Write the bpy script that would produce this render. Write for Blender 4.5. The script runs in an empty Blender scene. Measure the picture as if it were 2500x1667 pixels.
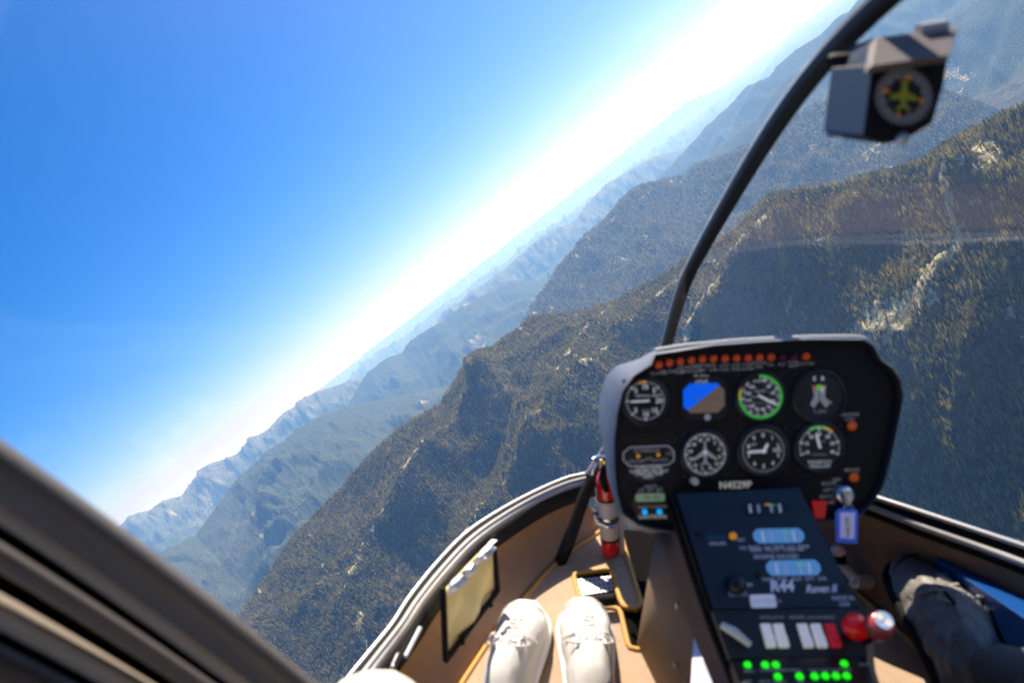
import bpy, bmesh, math, random
import numpy as np
from mathutils import Vector, Matrix
random.seed(7)
R = math.radians
scene = bpy.context.scene
COL = scene.collection

# ------------------------------------------------------------------ camera, frames
FPX = 1667.0                      # focal length in photo pixels (24 mm on 36 mm, photo 2500 wide)
PITCH, ROLL = R(7.4), R(37.5)
f0 = Vector((0, math.cos(PITCH), -math.sin(PITCH)))
u0 = Vector((0, math.sin(PITCH), math.cos(PITCH)))
r0 = Vector((1, 0, 0))
CR = math.cos(ROLL)*r0 - math.sin(ROLL)*u0
CU = math.sin(ROLL)*r0 + math.cos(ROLL)*u0
CB = -f0
CAMW = Matrix(((CR.x, CU.x, CB.x), (CR.y, CU.y, CB.y), (CR.z, CU.z, CB.z)))
cam_d = bpy.data.cameras.new('camera'); cam = bpy.data.objects.new('camera', cam_d); COL.objects.link(cam)
cam.matrix_world = CAMW.to_4x4()
cam_d.sensor_width = 36; cam_d.lens = 24.0
cam_d.clip_start = 0.02; cam_d.clip_end = 200000
cam_d.dof.use_dof = True; cam_d.dof.focus_distance = 600; cam_d.dof.aperture_fstop = 4.3
scene.camera = cam

# ------------------------------------------------------------------ sun and sky
SUNC = Vector((-0.198, 0.893, -0.3985)).normalized()     # in camera axes: ahead and above
SUNW = (CAMW @ SUNC).normalized()
sun_el = math.asin(SUNW.z); sun_az = math.atan2(SUNW.x, SUNW.y)
world = bpy.data.worlds.new("World"); scene.world = world; world.use_nodes = True
nt = world.node_tree
bg = nt.nodes['Background']
sky = nt.nodes.new('ShaderNodeTexSky'); sky.sky_type = 'NISHITA'; sky.sun_disc = False
sky.sun_elevation = sun_el; sky.sun_rotation = sun_az
sky.altitude = 2500; sky.air_density = 1.0; sky.dust_density = 5.0; sky.ozone_density = 2.5
gm = nt.nodes.new('ShaderNodeMix'); gm.data_type = 'RGBA'; gm.blend_type = 'MULTIPLY'; gm.inputs[0].default_value = 1
gm.inputs[7].default_value = (1.0, .87, .965, 1)
hs = nt.nodes.new('ShaderNodeHueSaturation'); hs.inputs['Saturation'].default_value = 1.5
nt.links.new(sky.outputs[0], hs.inputs['Color']); nt.links.new(hs.outputs[0], gm.inputs[6]); nt.links.new(gm.outputs[2], bg.inputs[0])
bg.inputs[1].default_value = 0.082
sl = bpy.data.lights.new('sun', 'SUN'); sl.energy = 5.0; sl.angle = R(0.53); sl.color = (1.0, 0.91, 0.77)
so = bpy.data.objects.new('sun', sl); COL.objects.link(so)
so.rotation_euler = SUNW.to_track_quat('Z', 'Y').to_euler()
scene.view_settings.view_transform = 'Standard'; scene.view_settings.look = 'None'
scene.view_settings.exposure = 1.25; scene.view_settings.gamma = 1.0
scene.view_settings.use_curve_mapping = False
cy = scene.cycles
cy.use_denoising = True
try: cy.denoiser = 'OPENIMAGEDENOISE'
except Exception: pass
cy.max_bounces = 7; cy.diffuse_bounces = 3; cy.glossy_bounces = 1; cy.transmission_bounces = 2
cy.transparent_max_bounces = 8; cy.volume_bounces = 0
cy.sample_clamp_indirect = 6.0; cy.caustics_reflective = False; cy.caustics_refractive = False
cy.use_adaptive_sampling = True; cy.adaptive_threshold = 0.015

# ------------------------------------------------------------------ node helpers
def mat(name, col, rough=0.6, metal=0.0, emit=None, estr=0.0, spec=0.5, bump=0.0, bscale=80.0, var=0.0, coat=0.0):
    m = bpy.data.materials.new(name); m.use_nodes = True
    n = m.node_tree.nodes; l = m.node_tree.links; p = n['Principled BSDF']
    p.inputs['Base Color'].default_value = (*col, 1); p.inputs['Roughness'].default_value = rough
    p.inputs['Metallic'].default_value = metal; p.inputs['Specular IOR Level'].default_value = spec
    p.inputs['Coat Weight'].default_value = coat
    if emit:
        p.inputs['Emission Color'].default_value = (*emit, 1); p.inputs['Emission Strength'].default_value = estr
    if bump or var:
        tc = n.new('ShaderNodeTexCoord'); nz = n.new('ShaderNodeTexNoise'); nz.inputs['Scale'].default_value = bscale
        nz.inputs['Detail'].default_value = 5
        l.new(tc.outputs['Object'], nz.inputs['Vector'])
        if bump:
            b = n.new('ShaderNodeBump'); b.inputs['Strength'].default_value = bump; b.inputs['Distance'].default_value = 0.002
            l.new(nz.outputs['Fac'], b.inputs['Height']); l.new(b.outputs[0], p.inputs['Normal'])
        if var:
            nz2 = n.new('ShaderNodeTexNoise'); nz2.inputs['Scale'].default_value = bscale*0.12; nz2.inputs['Detail'].default_value = 6
            l.new(tc.outputs['Object'], nz2.inputs['Vector'])
            cr = n.new('ShaderNodeMix'); cr.data_type = 'RGBA'
            cr.inputs[6].default_value = (*[c*(1-var) for c in col], 1); cr.inputs[7].default_value = (*[min(1, c*(1+var)) for c in col], 1)
            l.new(nz2.outputs['Fac'], cr.inputs[0]); l.new(cr.outputs[2], p.inputs['Base Color'])
    return m

# ------------------------------------------------------------------ pixel -> world angles
def level(px, py):
    "azimuth (rad) and tan of elevation of the ray through a photo pixel"
    d = CAMW @ Vector(((px-1250)/FPX, (833.5-py)/FPX, -1))
    return math.atan2(d.x, d.y), d.z/math.hypot(d.x, d.y)

# ------------------------------------------------------------------ numpy noise
_rng = np.random.RandomState(3)
_perm = _rng.permutation(512)
_grad = np.stack([np.cos(np.arange(512)*2*np.pi/512*37), np.sin(np.arange(512)*2*np.pi/512*37)], 1)
def perlin(x, y, seed=0):
    xi = np.floor(x).astype(np.int64); yi = np.floor(y).astype(np.int64); xf = x-xi; yf = y-yi
    u = xf*xf*xf*(xf*(xf*6-15)+10); v = yf*yf*yf*(yf*(yf*6-15)+10)
    def g(ix, iy, dx, dy):
        h = _perm[(_perm[(ix+seed*57) & 511] + iy) & 511]
        return _grad[h, 0]*dx + _grad[h, 1]*dy
    a = g(xi, yi, xf, yf); b = g(xi+1, yi, xf-1, yf); c = g(xi, yi+1, xf, yf-1); d = g(xi+1, yi+1, xf-1, yf-1)
    return (a*(1-u)+b*u)*(1-v)+(c*(1-u)+d*u)*v
def fbm(x, y, o=5, seed=0):
    s = 0; a = 1.0; t = 0
    for i in range(o):
        s = s + a*perlin(x, y, seed+i); t += a; a *= 0.5; x = x*2.03+11; y = y*2.03-7
    return s/t*1.6
def ridged(x, y, o=5, seed=0):
    s = 0; a = 1.0; t = 0; w = 1.0
    for i in range(o):
        n = 1-np.abs(perlin(x, y, seed+i))*2.2; n = np.clip(n, 0, 1)**2
        s = s + a*n*w; w = np.clip(n*1.4, 0, 1); t += a; a *= 0.5; x = x*2.1+5; y = y*2.1+3
    return s/t
def sstep(a, b, x):
    t = np.clip((x-a)/(b-a), 0, 1); return t*t*(3-2*t)
# ------------------------------------------------------------------ terrain (one real height field)
# crest lines: (photo px, py, distance m)
A = [(480,1640,3300),(560,1530,3500),(640,1420,3600),(720,1300,3700),(840,1180,3700),(930,1080,3600),(1010,1020,3550),(1075,985,3500),(1096,949,3490),(1119,913,3480),(1139,883,3460),(1162,856,3450),
     (1200,848,3450),(1250,812,3400),(1290,780,3380),(1350,764,3350),(1420,760,3300),(1500,735,3250),(1600,680,3100),(1700,620,2950),
     (1750,590,2850),(1800,550,2700),(1850,505,2550),(1892,480,2400),(1950,464,2300),(2030,452,2200),(2130,432,2100),(2200,414,2030),
     (2260,390,1980),(2310,360,1920),(2380,318,1850),(2500,268,1750),(2620,215,1650),(2800,150,1550)]
B = [(1150,960,6485),(1240,845,6623),(1300,742,6761),(1370,640,6899),(1420,580,6899),(1480,530,6899),(1510,490,6899),(1540,466,6899),(1566,449,6899),(1610,440,6899),
     (1669,425,6899),(1700,400,6899),(1758,383,6761),(1852,340,6623),(1930,285,6485),(2030,235,6347),(2150,203,6209),(2302,215,5933),(2462,275,5658),(2600,330,5520)]
C2 = [(1640,470,9750),(1706,396,9750),(1744,367,9750),(1798,325,9750),(1846,287,9750),(1878,239,9750),(1910,198,9750),(1958,166,9600),(2100,125,9450),(2230,92,9300),(2302,57,9150),(2382,0,9000),(2480,-70,8850),(2650,-190,8700)]
C1 = [(1560,480,12600),(1598,440,12600),(1671,367,12600),(1719,312,12600),(1760,274,12600),(1792,245,12600),(1811,220,12600),(1827,207,12600),(1875,188,12600),(1894,163,12600),(1942,121,12600),(2000,86,12600),(2043,42,12600),(2072,26,12600),(2095,0,12600),(2200,-70,12600),(2400,-230,12600)]
E = [(200,1520,8750),(280,1430,8750),(347,1374,9000),(392,1347,9125),(477,1303,9250),(490,1285,9250),(526,1236,9250),(557,1195,9250),(579,1164,9250),(620,1133,9250),(646,1102,9250),(691,1075,9250),
     (727,1044,9375),(794,1008,9500),(865,990,9750),(959,963,10000),(1003,959,10000),(1060,945,10000),(1150,930,10000)]
Fh = [(760,1120,13750),(847,990,13750),(861,968,13750),(896,910,13750),(943,874,13750),(981,861,13750),(1003,829,13750),(1057,794,13125),(1083,783,13125),(1119,750,13125),(1137,737,13125),(1206,706,13125),
      (1244,683,13125),(1302,683,13125),(1359,675,13125),(1450,665,13125),(1550,640,13125)]
D = [(100,1400,16800),(200,1340,16800),(247,1309,16800),(296,1280,16800),(314,1258,16800),(338,1251,16800),(365,1245,16800),(396,1222,16800),(443,1209,16800),(459,1187,16800),(478,1160,16800),(480,1150,16800),
     (504,1135,16800),(530,1126,16800),(579,1108,16800),(595,1088,16800),(608,1066,16800),(629,1062,16800),(655,1048,16800),(673,1026,16800),(691,1008,16800),(718,992,16800),(722,981,16800),(776,954,16800),
     (820,941,16800),(870,923,16800),(940,905,16800),(1000,870,17400),(1061,792,18000),(1084,756,18000),(1126,733,18000),(1145,710,18000),(1176,695,18000),(1237,649,18000),(1267,622,18000),(1283,609,18000),
     (1317,576,18000),(1359,553,18000),(1394,545,18000),(1425,505,18600),(1476,450,19200),(1537,414,19200),(1591,383,19200),(1668,363,19200),(1760,340,19200)]
D2 = [(780,990,34000),(850,925,34000),(883,890,34000),(910,870,34000),(928,852,34000),(950,843,34000),(1003,813,34000),(1045,771,34000),(1084,741,34000),(1130,714,34000),(1168,679,34000),(1237,637,34000),(1283,599,34000),
      (1348,553,34000),(1405,511,34000),(1436,492,34000),(1478,458,36000),(1530,415,36000),(1579,383,36000),(1620,351,36000),(1645,332,36000),(1687,309,36000),(1719,287,36000),(1744,261,36000),(1773,252,36000),(1900,170,36000)]
D3 = [(-200,1700,62000),(200,1393,62000),(500,1165,62000),(800,935,62000),(1100,700,62000),(1400,468,62000),(1680,245,62000),(1814,196,62000),(1862,175,62000),(1910,140,62000),(2000,75,62000),(2200,-80,62000),(2700,-460,62000)]
LAY = {'A': (A, .55, .5), 'B': (B, .52, .5), 'C2': (C2, .5, .5), 'C1': (C1, .5, .5), 'E': (E, .30, .45), 'F': (Fh, .36, .4), 'D': (D, .42, .4), 'D2': (D2, .3, .3), 'D3': (D3, .2, .2)}
AZ = np.radians(np.linspace(-62, 66, 1500))
RR = np.concatenate([np.geomspace(4, 700, 90)[:-1], np.geomspace(700, 4200, 430)[:-1], np.geomspace(4200, 90000, 430)])
def crest(pts):
    q = sorted((level(x, y)[0], level(x, y)[1], r) for x, y, r in pts)
    a = np.array([p[0] for p in q]); t = np.array([p[1] for p in q]); rr = np.array([p[2] for p in q])
    tt = np.interp(AZ, a, t); rc = np.interp(AZ, a, rr)
    off = np.where(AZ < a[0], a[0]-AZ, np.where(AZ > a[-1], AZ-a[-1], 0))
    return tt, rc, off
AZG, RG = np.meshgrid(AZ, RR, indexing='ij')
X = RG*np.sin(AZG); Y = RG*np.cos(AZG)
Z = np.full(X.shape, -1650.0); near = np.full(X.shape, 1.0); which = np.zeros(X.shape, int)
CRS = {}
SA = .50+.20*sstep(math.radians(4), math.radians(24), AZ)
for i, (k, (pts, sf, sb)) in enumerate(LAY.items()):
    tt, rc, off = crest(pts)
    zc = tt*rc - off*rc*(0.35 if k not in ('A', 'D3') else 0.0)
    CRS[k] = (tt, rc, zc)
    if k == 'A':
        drop = SA[:, None]*(rc[:, None]-RG)
    else:
        q = np.clip(rc[:, None]-RG, 0, None); drop = sf*q + 0.00002*q*q*0
    zz = zc[:, None] - np.where(RG < rc[:, None], drop, sb*(RG-rc[:, None]))
    sel = zz > Z
    Z = np.where(sel, zz, Z); which = np.where(sel, i+1, which)
    near = np.where(sel, np.abs(RG-rc[:, None])/rc[:, None], near)
# gullies and spurs
warpx = fbm(X/1500, Y/1500, 3, 20)*500; warpy = fbm(X/1500, Y/1500, 3, 30)*500
n1 = ridged((X+warpx)/1500, (Y+warpy)/1500, 6, 1) - 0.35
n2 = ridged((X+warpx*.5)/420, (Y+warpy*.5)/420, 5, 9) - 0.35
gul = ridged(AZG*RG.mean()/900*1.0+fbm(X/700, Y/700, 2, 4)*.7, RG/3800, 4, 12) - .3
fade = sstep(0.0, 0.10, near)
far = (which > 1)
amp1 = np.where(which == 1, 100.0, np.where(which == 0, np.where(RG > 8000, 600, 40), np.where(which == 2, 120.0, np.where(which >= 8, 200, np.where(which == 5, 380.0, 300.0)))))
amp2 = np.where(which == 1, 50.0, np.where(which == 2, 60.0, 80.0))
amp1 = np.where(which >= 8, 1000.0, amp1); fade = np.where(which >= 8, sstep(0, .03, near), fade)
Z += n1*amp1*fade + n2*amp2*sstep(0, .05, near)
Z += fbm(X/60, Y/60, 4, 40)*np.where(which == 1, 7.0, 14.0)
Z += np.where(far, fbm(X/160, Y/160, 4, 44)*RG*.0013, 0)
rock = np.zeros(X.shape)
# explicit spurs on the near mountain (photo px) : amp, width, rock halfwidth
def a_point(px, py):
    az, t = level(px, py); t = -t
    rc = np.interp(az, AZ, CRS['A'][1]); zc = np.interp(az, AZ, CRS['A'][2])
    sa = np.interp(az, AZ, SA); r = (sa*rc-zc)/(sa+t); return r*math.sin(az), r*math.cos(az)
def seg_dist(pts):
    best = np.full(X.shape, 1e9); tb = np.zeros(X.shape); n = len(pts)-1
    for i in range(n):
        ax, ay = pts[i]; bx, by = pts[i+1]; dx, dy = bx-ax, by-ay; L = dx*dx+dy*dy
        t = np.clip(((X-ax)*dx+(Y-ay)*dy)/L, 0, 1)
        d = np.hypot(X-ax-t*dx, Y-ay-t*dy); s = d < best
        best = np.where(s, d, best); tb = np.where(s, (i+t)/n, tb)
    return best, tb
wob = fbm(X/90, Y/90, 3, 55)*22
SP = [([(1892,480),(1862,560),(1800,660),(1750,760),(1700,850),(1660,960)], 70, 190, 11, 9),  # pale scree strip; the sunlit crest is put into its colour too
      ([(2345,440),(2350,560),(2338,630),(2280,720),(2200,790),(2130,870),(2070,960),(2030,1060)], 42, 200, 42, 6),
      ([(1158,862),(1195,930),(1160,1010),(1080,1110),(1000,1230),(930,1350),(860,1500)], 100, 260, 5, 3),
      ([(1500,736),(1480,850),(1420,950),(1330,1080),(1230,1250),(1130,1420)], 80, 260, 7, 2),
      ([(1700,620),(1660,720),(1590,800),(1520,900),(1450,1020)], 65, 220, 8, 2),
      ([(2330,442),(2400,470),(2500,486),(2620,500)], 55, 90, 0, 0),
      ([(2130,432),(2050,580),(1960,700),(1900,820)], 40, 150, 4, 1),
      ([(2500,620),(2420,760),(2380,900),(2330,1080)], 35, 140, 0, 0)]
for pix, amp, w, rw, rs in SP:
    P = [a_point(*p) for p in pix]
    d, t = seg_dist(P); d = np.abs(d+wob*.8)
    Z += 1.35*amp*sstep(0, .07, near)*np.clip(1-d/w, 0, 1)**1.25*np.where(which <= 1, 1, 0)
    if rw:
        ww = rw*(0.10+1.35*t if rw > 30 else 0.55+0.9*t)
        brk = 1 if rw >= 11 else sstep(-.25, .15, fbm(X/55, Y/55, 3, 63))
        rock = np.maximum(rock, brk*sstep(ww*1.6, ww*.4, d+fbm(X/25, Y/25, 3, 61)*rw*1.2)*np.where(which <= 1, 1, 0))
# bare patches: crests, gully streaks, cliffs
pt = fbm(X/260, Y/260, 5, 70); st = ridged((X*.8+Y*.3)/130, (Y*.8-X*.3)/420, 3, 75)
rock = np.maximum(rock, np.where(which == 1, sstep(.62, .85, st)*sstep(-.05, .25, pt)*.62, 0))
rock = np.maximum(rock, np.where(which == 1, 0.0*sstep(.0, .3, fbm(X/120, Y/120, 3, 77)), 0))
rock = np.maximum(rock, np.where(which == 2, sstep(.55, .8, st)*sstep(.0, .3, pt)*.9, 0))
rock = np.maximum(rock, np.where(which > 2, sstep(.30, .6, fbm(X/900, Y/900, 6, 80))*sstep(-.1, .25, fbm(X/170, Y/170, 4, 81)), 0))
gx = np.gradient(Z, axis=1)/np.gradient(RG, axis=1)
rock = np.maximum(rock, np.where((which == 7), sstep(.10, .0, near)*.42 + sstep(.5, .8, np.abs(gx))*.5, 0))
rock = np.maximum(rock, np.where((which == 8), .3, 0))
px_, py_ = a_point(2400, 440)
dd = np.hypot(X-px_, (Y-py_))
rock = np.maximum(rock, sstep(95, 40, dd)*sstep(-.2, .3, fbm(X/30, Y/110, 3, 83))*(which == 1))
rock = np.clip(rock, 0, 1)
# cliff relief on the far range
Z += np.where(which == 7, (ridged(X/700, Y/700, 5, 90)-.4)*330*sstep(0, .02, near)*sstep(.25, .08, near), 0)

na, nr = X.shape
def grid_mesh(name, X, Y, Z, attrs):
    n0, n1_ = X.shape
    co = np.stack([X, Y, Z], -1).reshape(-1, 3).astype(np.float32)
    i = np.arange(n0*n1_).reshape(n0, n1_)
    q = np.stack([i[:-1, :-1], i[1:, :-1], i[1:, 1:], i[:-1, 1:]], -1).reshape(-1, 4)[:, ::-1]
    me = bpy.data.meshes.new(name)
    me.vertices.add(len(co)); me.vertices.foreach_set('co', co.ravel())
    me.loops.add(q.size); me.loops.foreach_set('vertex_index', q.ravel().astype(np.int32))
    me.polygons.add(len(q)); me.polygons.foreach_set('loop_start', (np.arange(len(q))*4).astype(np.int32))
    me.polygons.foreach_set('loop_total', np.full(len(q), 4, np.int32))
    me.update(calc_edges=True); me.polygons.foreach_set('use_smooth', np.ones(len(q), bool))
    for k, v in attrs.items():
        a = me.attributes.new(k, 'FLOAT', 'POINT'); a.data.foreach_set('value', v.ravel().astype(np.float32))
    return me
def terrain_mat():
    m = bpy.data.materials.new('forested_mountain'); m.use_nodes = True
    n = m.node_tree.nodes; l = m.node_tree.links; p = n['Principled BSDF']
    p.inputs['Roughness'].default_value = .9; p.inputs['Specular IOR Level'].default_value = .1
    geo = n.new('ShaderNodeNewGeometry'); at = n.new('ShaderNodeAttribute'); at.attribute_name = 'rock'
    af = n.new('ShaderNodeAttribute'); af.attribute_name = 'far'
    def noise(sc, det=4, rough=.6):
        z = n.new('ShaderNodeTexNoise'); z.inputs['Scale'].default_value = sc; z.inputs['Detail'].default_value = det; z.inputs['Roughness'].default_value = rough
        l.new(geo.outputs['Position'], z.inputs['Vector']); return z
    def ramp(src, stops):
        r = n.new('ShaderNodeValToRGB'); e = r.color_ramp.elements
        e[0].position, e[0].color = stops[0][0], (*stops[0][1], 1); e[1].position, e[1].color = stops[1][0], (*stops[1][1], 1)
        for s in stops[2:]:
            x = e.new(s[0]); x.color = (*s[1], 1)
        l.new(src, r.inputs[0]); return r
    big = noise(.004, 5); fine = noise(.05, 5, .7); mid = noise(.02, 4)
    floor_ = ramp(mid.outputs[0], [(.3, (.018, .022, .012)), (.55, (.055, .048, .025)), (.72, (.18, .135, .07))])
    forest = ramp(fine.outputs[0], [(.34, (.008, .014, .009)), (.5, (.038, .052, .022)), (.68, (.12, .115, .045))])
    mx = n.new('ShaderNodeMix'); mx.data_type = 'RGBA'; l.new(af.outputs['Fac'], mx.inputs[0]); l.new(floor_.outputs[0], mx.inputs[6]); l.new(forest.outputs[0], mx.inputs[7])
    rk = ramp(fine.outputs[0], [(.3, (.06, .055, .035)), (.5, (.33, .28, .15)), (.68, (.66, .59, .36))])
    ad = n.new('ShaderNodeMath'); ad.operation = 'MULTIPLY_ADD'; l.new(fine.outputs[0], ad.inputs[0]); ad.inputs[1].default_value = 3.2; ad.inputs[2].default_value = -1.75
    a2 = n.new('ShaderNodeMath'); a2.operation = 'ADD'; l.new(ad.outputs[0], a2.inputs[0]); l.new(at.outputs['Fac'], a2.inputs[1])
    mr = n.new('ShaderNodeMapRange'); mr.inputs['From Min'].default_value = .35; mr.inputs['From Max'].default_value = .65; l.new(a2.outputs[0], mr.inputs['Value'])
    m2 = n.new('ShaderNodeMix'); m2.data_type = 'RGBA'; l.new(mr.outputs[0], m2.inputs[0]); l.new(mx.outputs[2], m2.inputs[6]); l.new(rk.outputs[0], m2.inputs[7])
    l.new(m2.outputs[2], p.inputs['Base Color'])
    b = n.new('ShaderNodeBump'); b.inputs['Strength'].default_value = 1.0; b.inputs['Distance'].default_value = 16
    l.new(fine.outputs[0], b.inputs['Height']); l.new(b.outputs[0], p.inputs['Normal'])
    return m
TM = terrain_mat()
# split into named pieces of land: each keeps its own ids but shares border vertices (the far land continues the near one)
kA = int(np.searchsorted(RR, 3900))
farA = np.where(which <= 1, 0.0, 1.0); farA = np.where(which == 2, .55, farA)
for nm, lab, k0, k1 in (('near_mountain', 'steep conifer covered mountain face with pale rock ribs right below the windshield', 0, kA+1),
                        ('far_mountains', 'hazy blue forested ranges and pale cliffs running along the tilted horizon', kA, nr)):
    me = grid_mesh(nm, X[:, k0:k1], Y[:, k0:k1], Z[:, k0:k1], {'rock': rock[:, k0:k1], 'far': farA[:, k0:k1]})
    me.materials.append(TM); o = bpy.data.objects.new(nm, me); COL.objects.link(o)
    o['kind'] = 'structure'; o['label'] = lab; o['category'] = 'mountain'
# valley floor far beyond so the horizon closes
# ------------------------------------------------------------------ conifers
LNR = np.log(RR)
def z_at(az, r):
    fa = (az-AZ[0])/(AZ[1]-AZ[0]); ia = np.clip(fa.astype(int), 0, na-2); ta = fa-ia
    ir = np.clip(np.searchsorted(RR, r)-1, 0, nr-2); tr = (r-RR[ir])/(RR[ir+1]-RR[ir])
    def g(M): return (M[ia, ir]*(1-tr)+M[ia, ir+1]*tr)*(1-ta)+(M[ia+1, ir]*(1-tr)+M[ia+1, ir+1]*tr)*ta
    return g(Z), g(rock), which[ia, ir]
def bark_mat():
    return mat('conifer_bark', (.10, .075, .055), .9)
def needle_mat(name, c1, c2):
    m = bpy.data.materials.new(name); m.use_nodes = True
    n = m.node_tree.nodes; l = m.node_tree.links; p = n['Principled BSDF']; p.inputs['Roughness'].default_value = .75
    p.inputs['Specular IOR Level'].default_value = .2
    oi = n.new('ShaderNodeObjectInfo'); mx = n.new('ShaderNodeMix'); mx.data_type = 'RGBA'
    mx.inputs[6].default_value = (*c1, 1); mx.inputs[7].default_value = (*c2, 1)
    pw = n.new('ShaderNodeMath'); pw.operation = 'POWER'; pw.inputs[1].default_value = 1.1
    l.new(oi.outputs['Random'], pw.inputs[0]); l.new(pw.outputs[0], mx.inputs[0]); l.new(mx.outputs[2], p.inputs['Base Color'])
    tr = n.new('ShaderNodeBsdfTranslucent'); l.new(mx.outputs[2], tr.inputs[0]); ms = n.new('ShaderNodeMixShader'); ms.inputs[0].default_value = .6
    l.new(p.outputs[0], ms.inputs[1]); l.new(tr.outputs[0], ms.inputs[2]); l.new(ms.outputs[0], n['Material Output'].inputs['Surface'])
    return m
NM = needle_mat('conifer_needles', (.05, .075, .02), (.50, .40, .09)); BM = bark_mat()
def conifer_mesh(name, seed, tiers=7, sides=7, w=.17):
    tiers += 3
    rd = random.Random(seed); me = bpy.data.meshes.new(name); v = []; f = []; mi = []
    for k in range(5):
        a = k*2*math.pi/5; v.append((.018*math.cos(a), .018*math.sin(a), -.06))
    for k in range(5):
        a = k*2*math.pi/5; v.append((.006*math.cos(a), .006*math.sin(a), .8))
    for k in range(5): f.append((k, (k+1) % 5, 5+(k+1) % 5, 5+k)); mi.append(1)
    for t in range(tiers):
        z0 = .10+.86*t/tiers; z1 = min(1.0, z0+.24-.08*t/tiers); rr = w*(1-t/tiers*.86)*rd.uniform(.8, 1.1)
        ox, oy = rd.uniform(-.012, .012), rd.uniform(-.012, .012); ph = rd.uniform(0, 6)
        ap = len(v); v.append((ox, oy, z1)); n = sides*2
        for k in range(n):
            a = ph+k*math.pi/sides; q = rr*(rd.uniform(.85, 1.2) if k % 2 == 0 else rd.uniform(.35, .55))
            v.append((ox+q*math.cos(a), oy+q*math.sin(a), z0-(.035 if k % 2 == 0 else -.03)+rd.uniform(-.01, .01)))
        for k in range(0, n, 2):
            f.append((ap, ap+1+k, ap+1+(k+1) % n)); mi.append(0)
            if t > tiers-3: f.append((ap, ap+1+(k+1) % n, ap+1+(k+2) % n)); mi.append(0)
    me.from_pydata(v, [], f); me.update(); me.materials.append(NM); me.materials.append(BM)
    me.polygons.foreach_set('material_index', mi); return me
CM = [conifer_mesh('conifer_a', 1, w=.22), conifer_mesh('conifer_b', 2, 6, 6, .2), conifer_mesh('conifer_c', 3, 8, 7, .17), conifer_mesh('conifer_d', 4, 5, 6, .26)]
rg = np.random.RandomState(11)
def scatter(n, r_lo, r_hi, az_lo, az_hi, pw=2.0):
    u = rg.rand(n); r = (r_lo**pw+(r_hi**pw-r_lo**pw)*u)**(1/pw); az = np.radians(az_lo+(az_hi-az_lo)*rg.rand(n))
    z, rk, wh = z_at(az, r); x = r*np.sin(az); y = r*np.cos(az)
    dens = sstep(-.45, .25, fbm(x/110, y/110, 4, 91))
    keep = (rg.rand(n) < (.25+.75*dens)*(1-.93*np.clip(rk*1.3, 0, 1)))
    return x[keep], y[keep], z[keep], r[keep], az[keep], wh[keep]
# frame test: which points fall inside the photograph
def project(x, y, z):
    M = np.array(CAMW); c = np.stack([x, y, z], -1) @ M
    d = -c[:, 2]; return 1250+FPX*c[:, 0]/d, 833.5-FPX*c[:, 1]/d, d
xs, ys, zs, rs, azs, wh = scatter(400000, 600, 3700, -50, 52, 1.6)
sel = (wh == 1)
xs, ys, zs, rs = xs[sel], ys[sel], zs[sel], rs[sel]
px, py, dd_ = project(xs, ys, zs)
ins = (px > -250) & (px < 2750) & (py > -250) & (py < 1850)
xs, ys, zs, rs, px, py = [a[ins] for a in (xs, ys, zs, rs, px, py)]
hts = 1.3*(13+7*np.clip((1700-rs)/900, 0, 1)) * rg.uniform(.55, 1.25, len(xs)) * np.clip(1.05-(rs-1600)/9000, .75, 1.1)
# nearest 300 that the photograph shows: objects of their own
vis = (px > 2120) & (px < 2495) & (py > 560) & (py < 1330) & (px > 2215-(py-950)*.12) & (py < 1215+(px-2140)*.33)
order = np.argsort(np.where(vis, rs/hts, 1e9))[:300]
near_mask = np.zeros(len(xs), bool); near_mask[order] = True
def conifer_object(i, me):
    o = bpy.data.objects.new('conifer', me); COL.objects.link(o)
    o.location = (xs[i], ys[i], zs[i]); s = float(hts[i]); ww = s*rg.uniform(.8, 1.15)
    o.scale = (ww, ww, s); o.rotation_euler = (rg.uniform(-.05, .05), rg.uniform(-.05, .05), rg.uniform(0, 6.28))
    o['label'] = 'sunlit yellow-green conifer standing apart on the shaded slope right of the instrument panel'
    o['category'] = 'conifer'; o['group'] = 'conifers on the near slope beside the instrument panel'
    return o
for q, i in enumerate(order): conifer_object(i, CM[q % 4])
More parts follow.
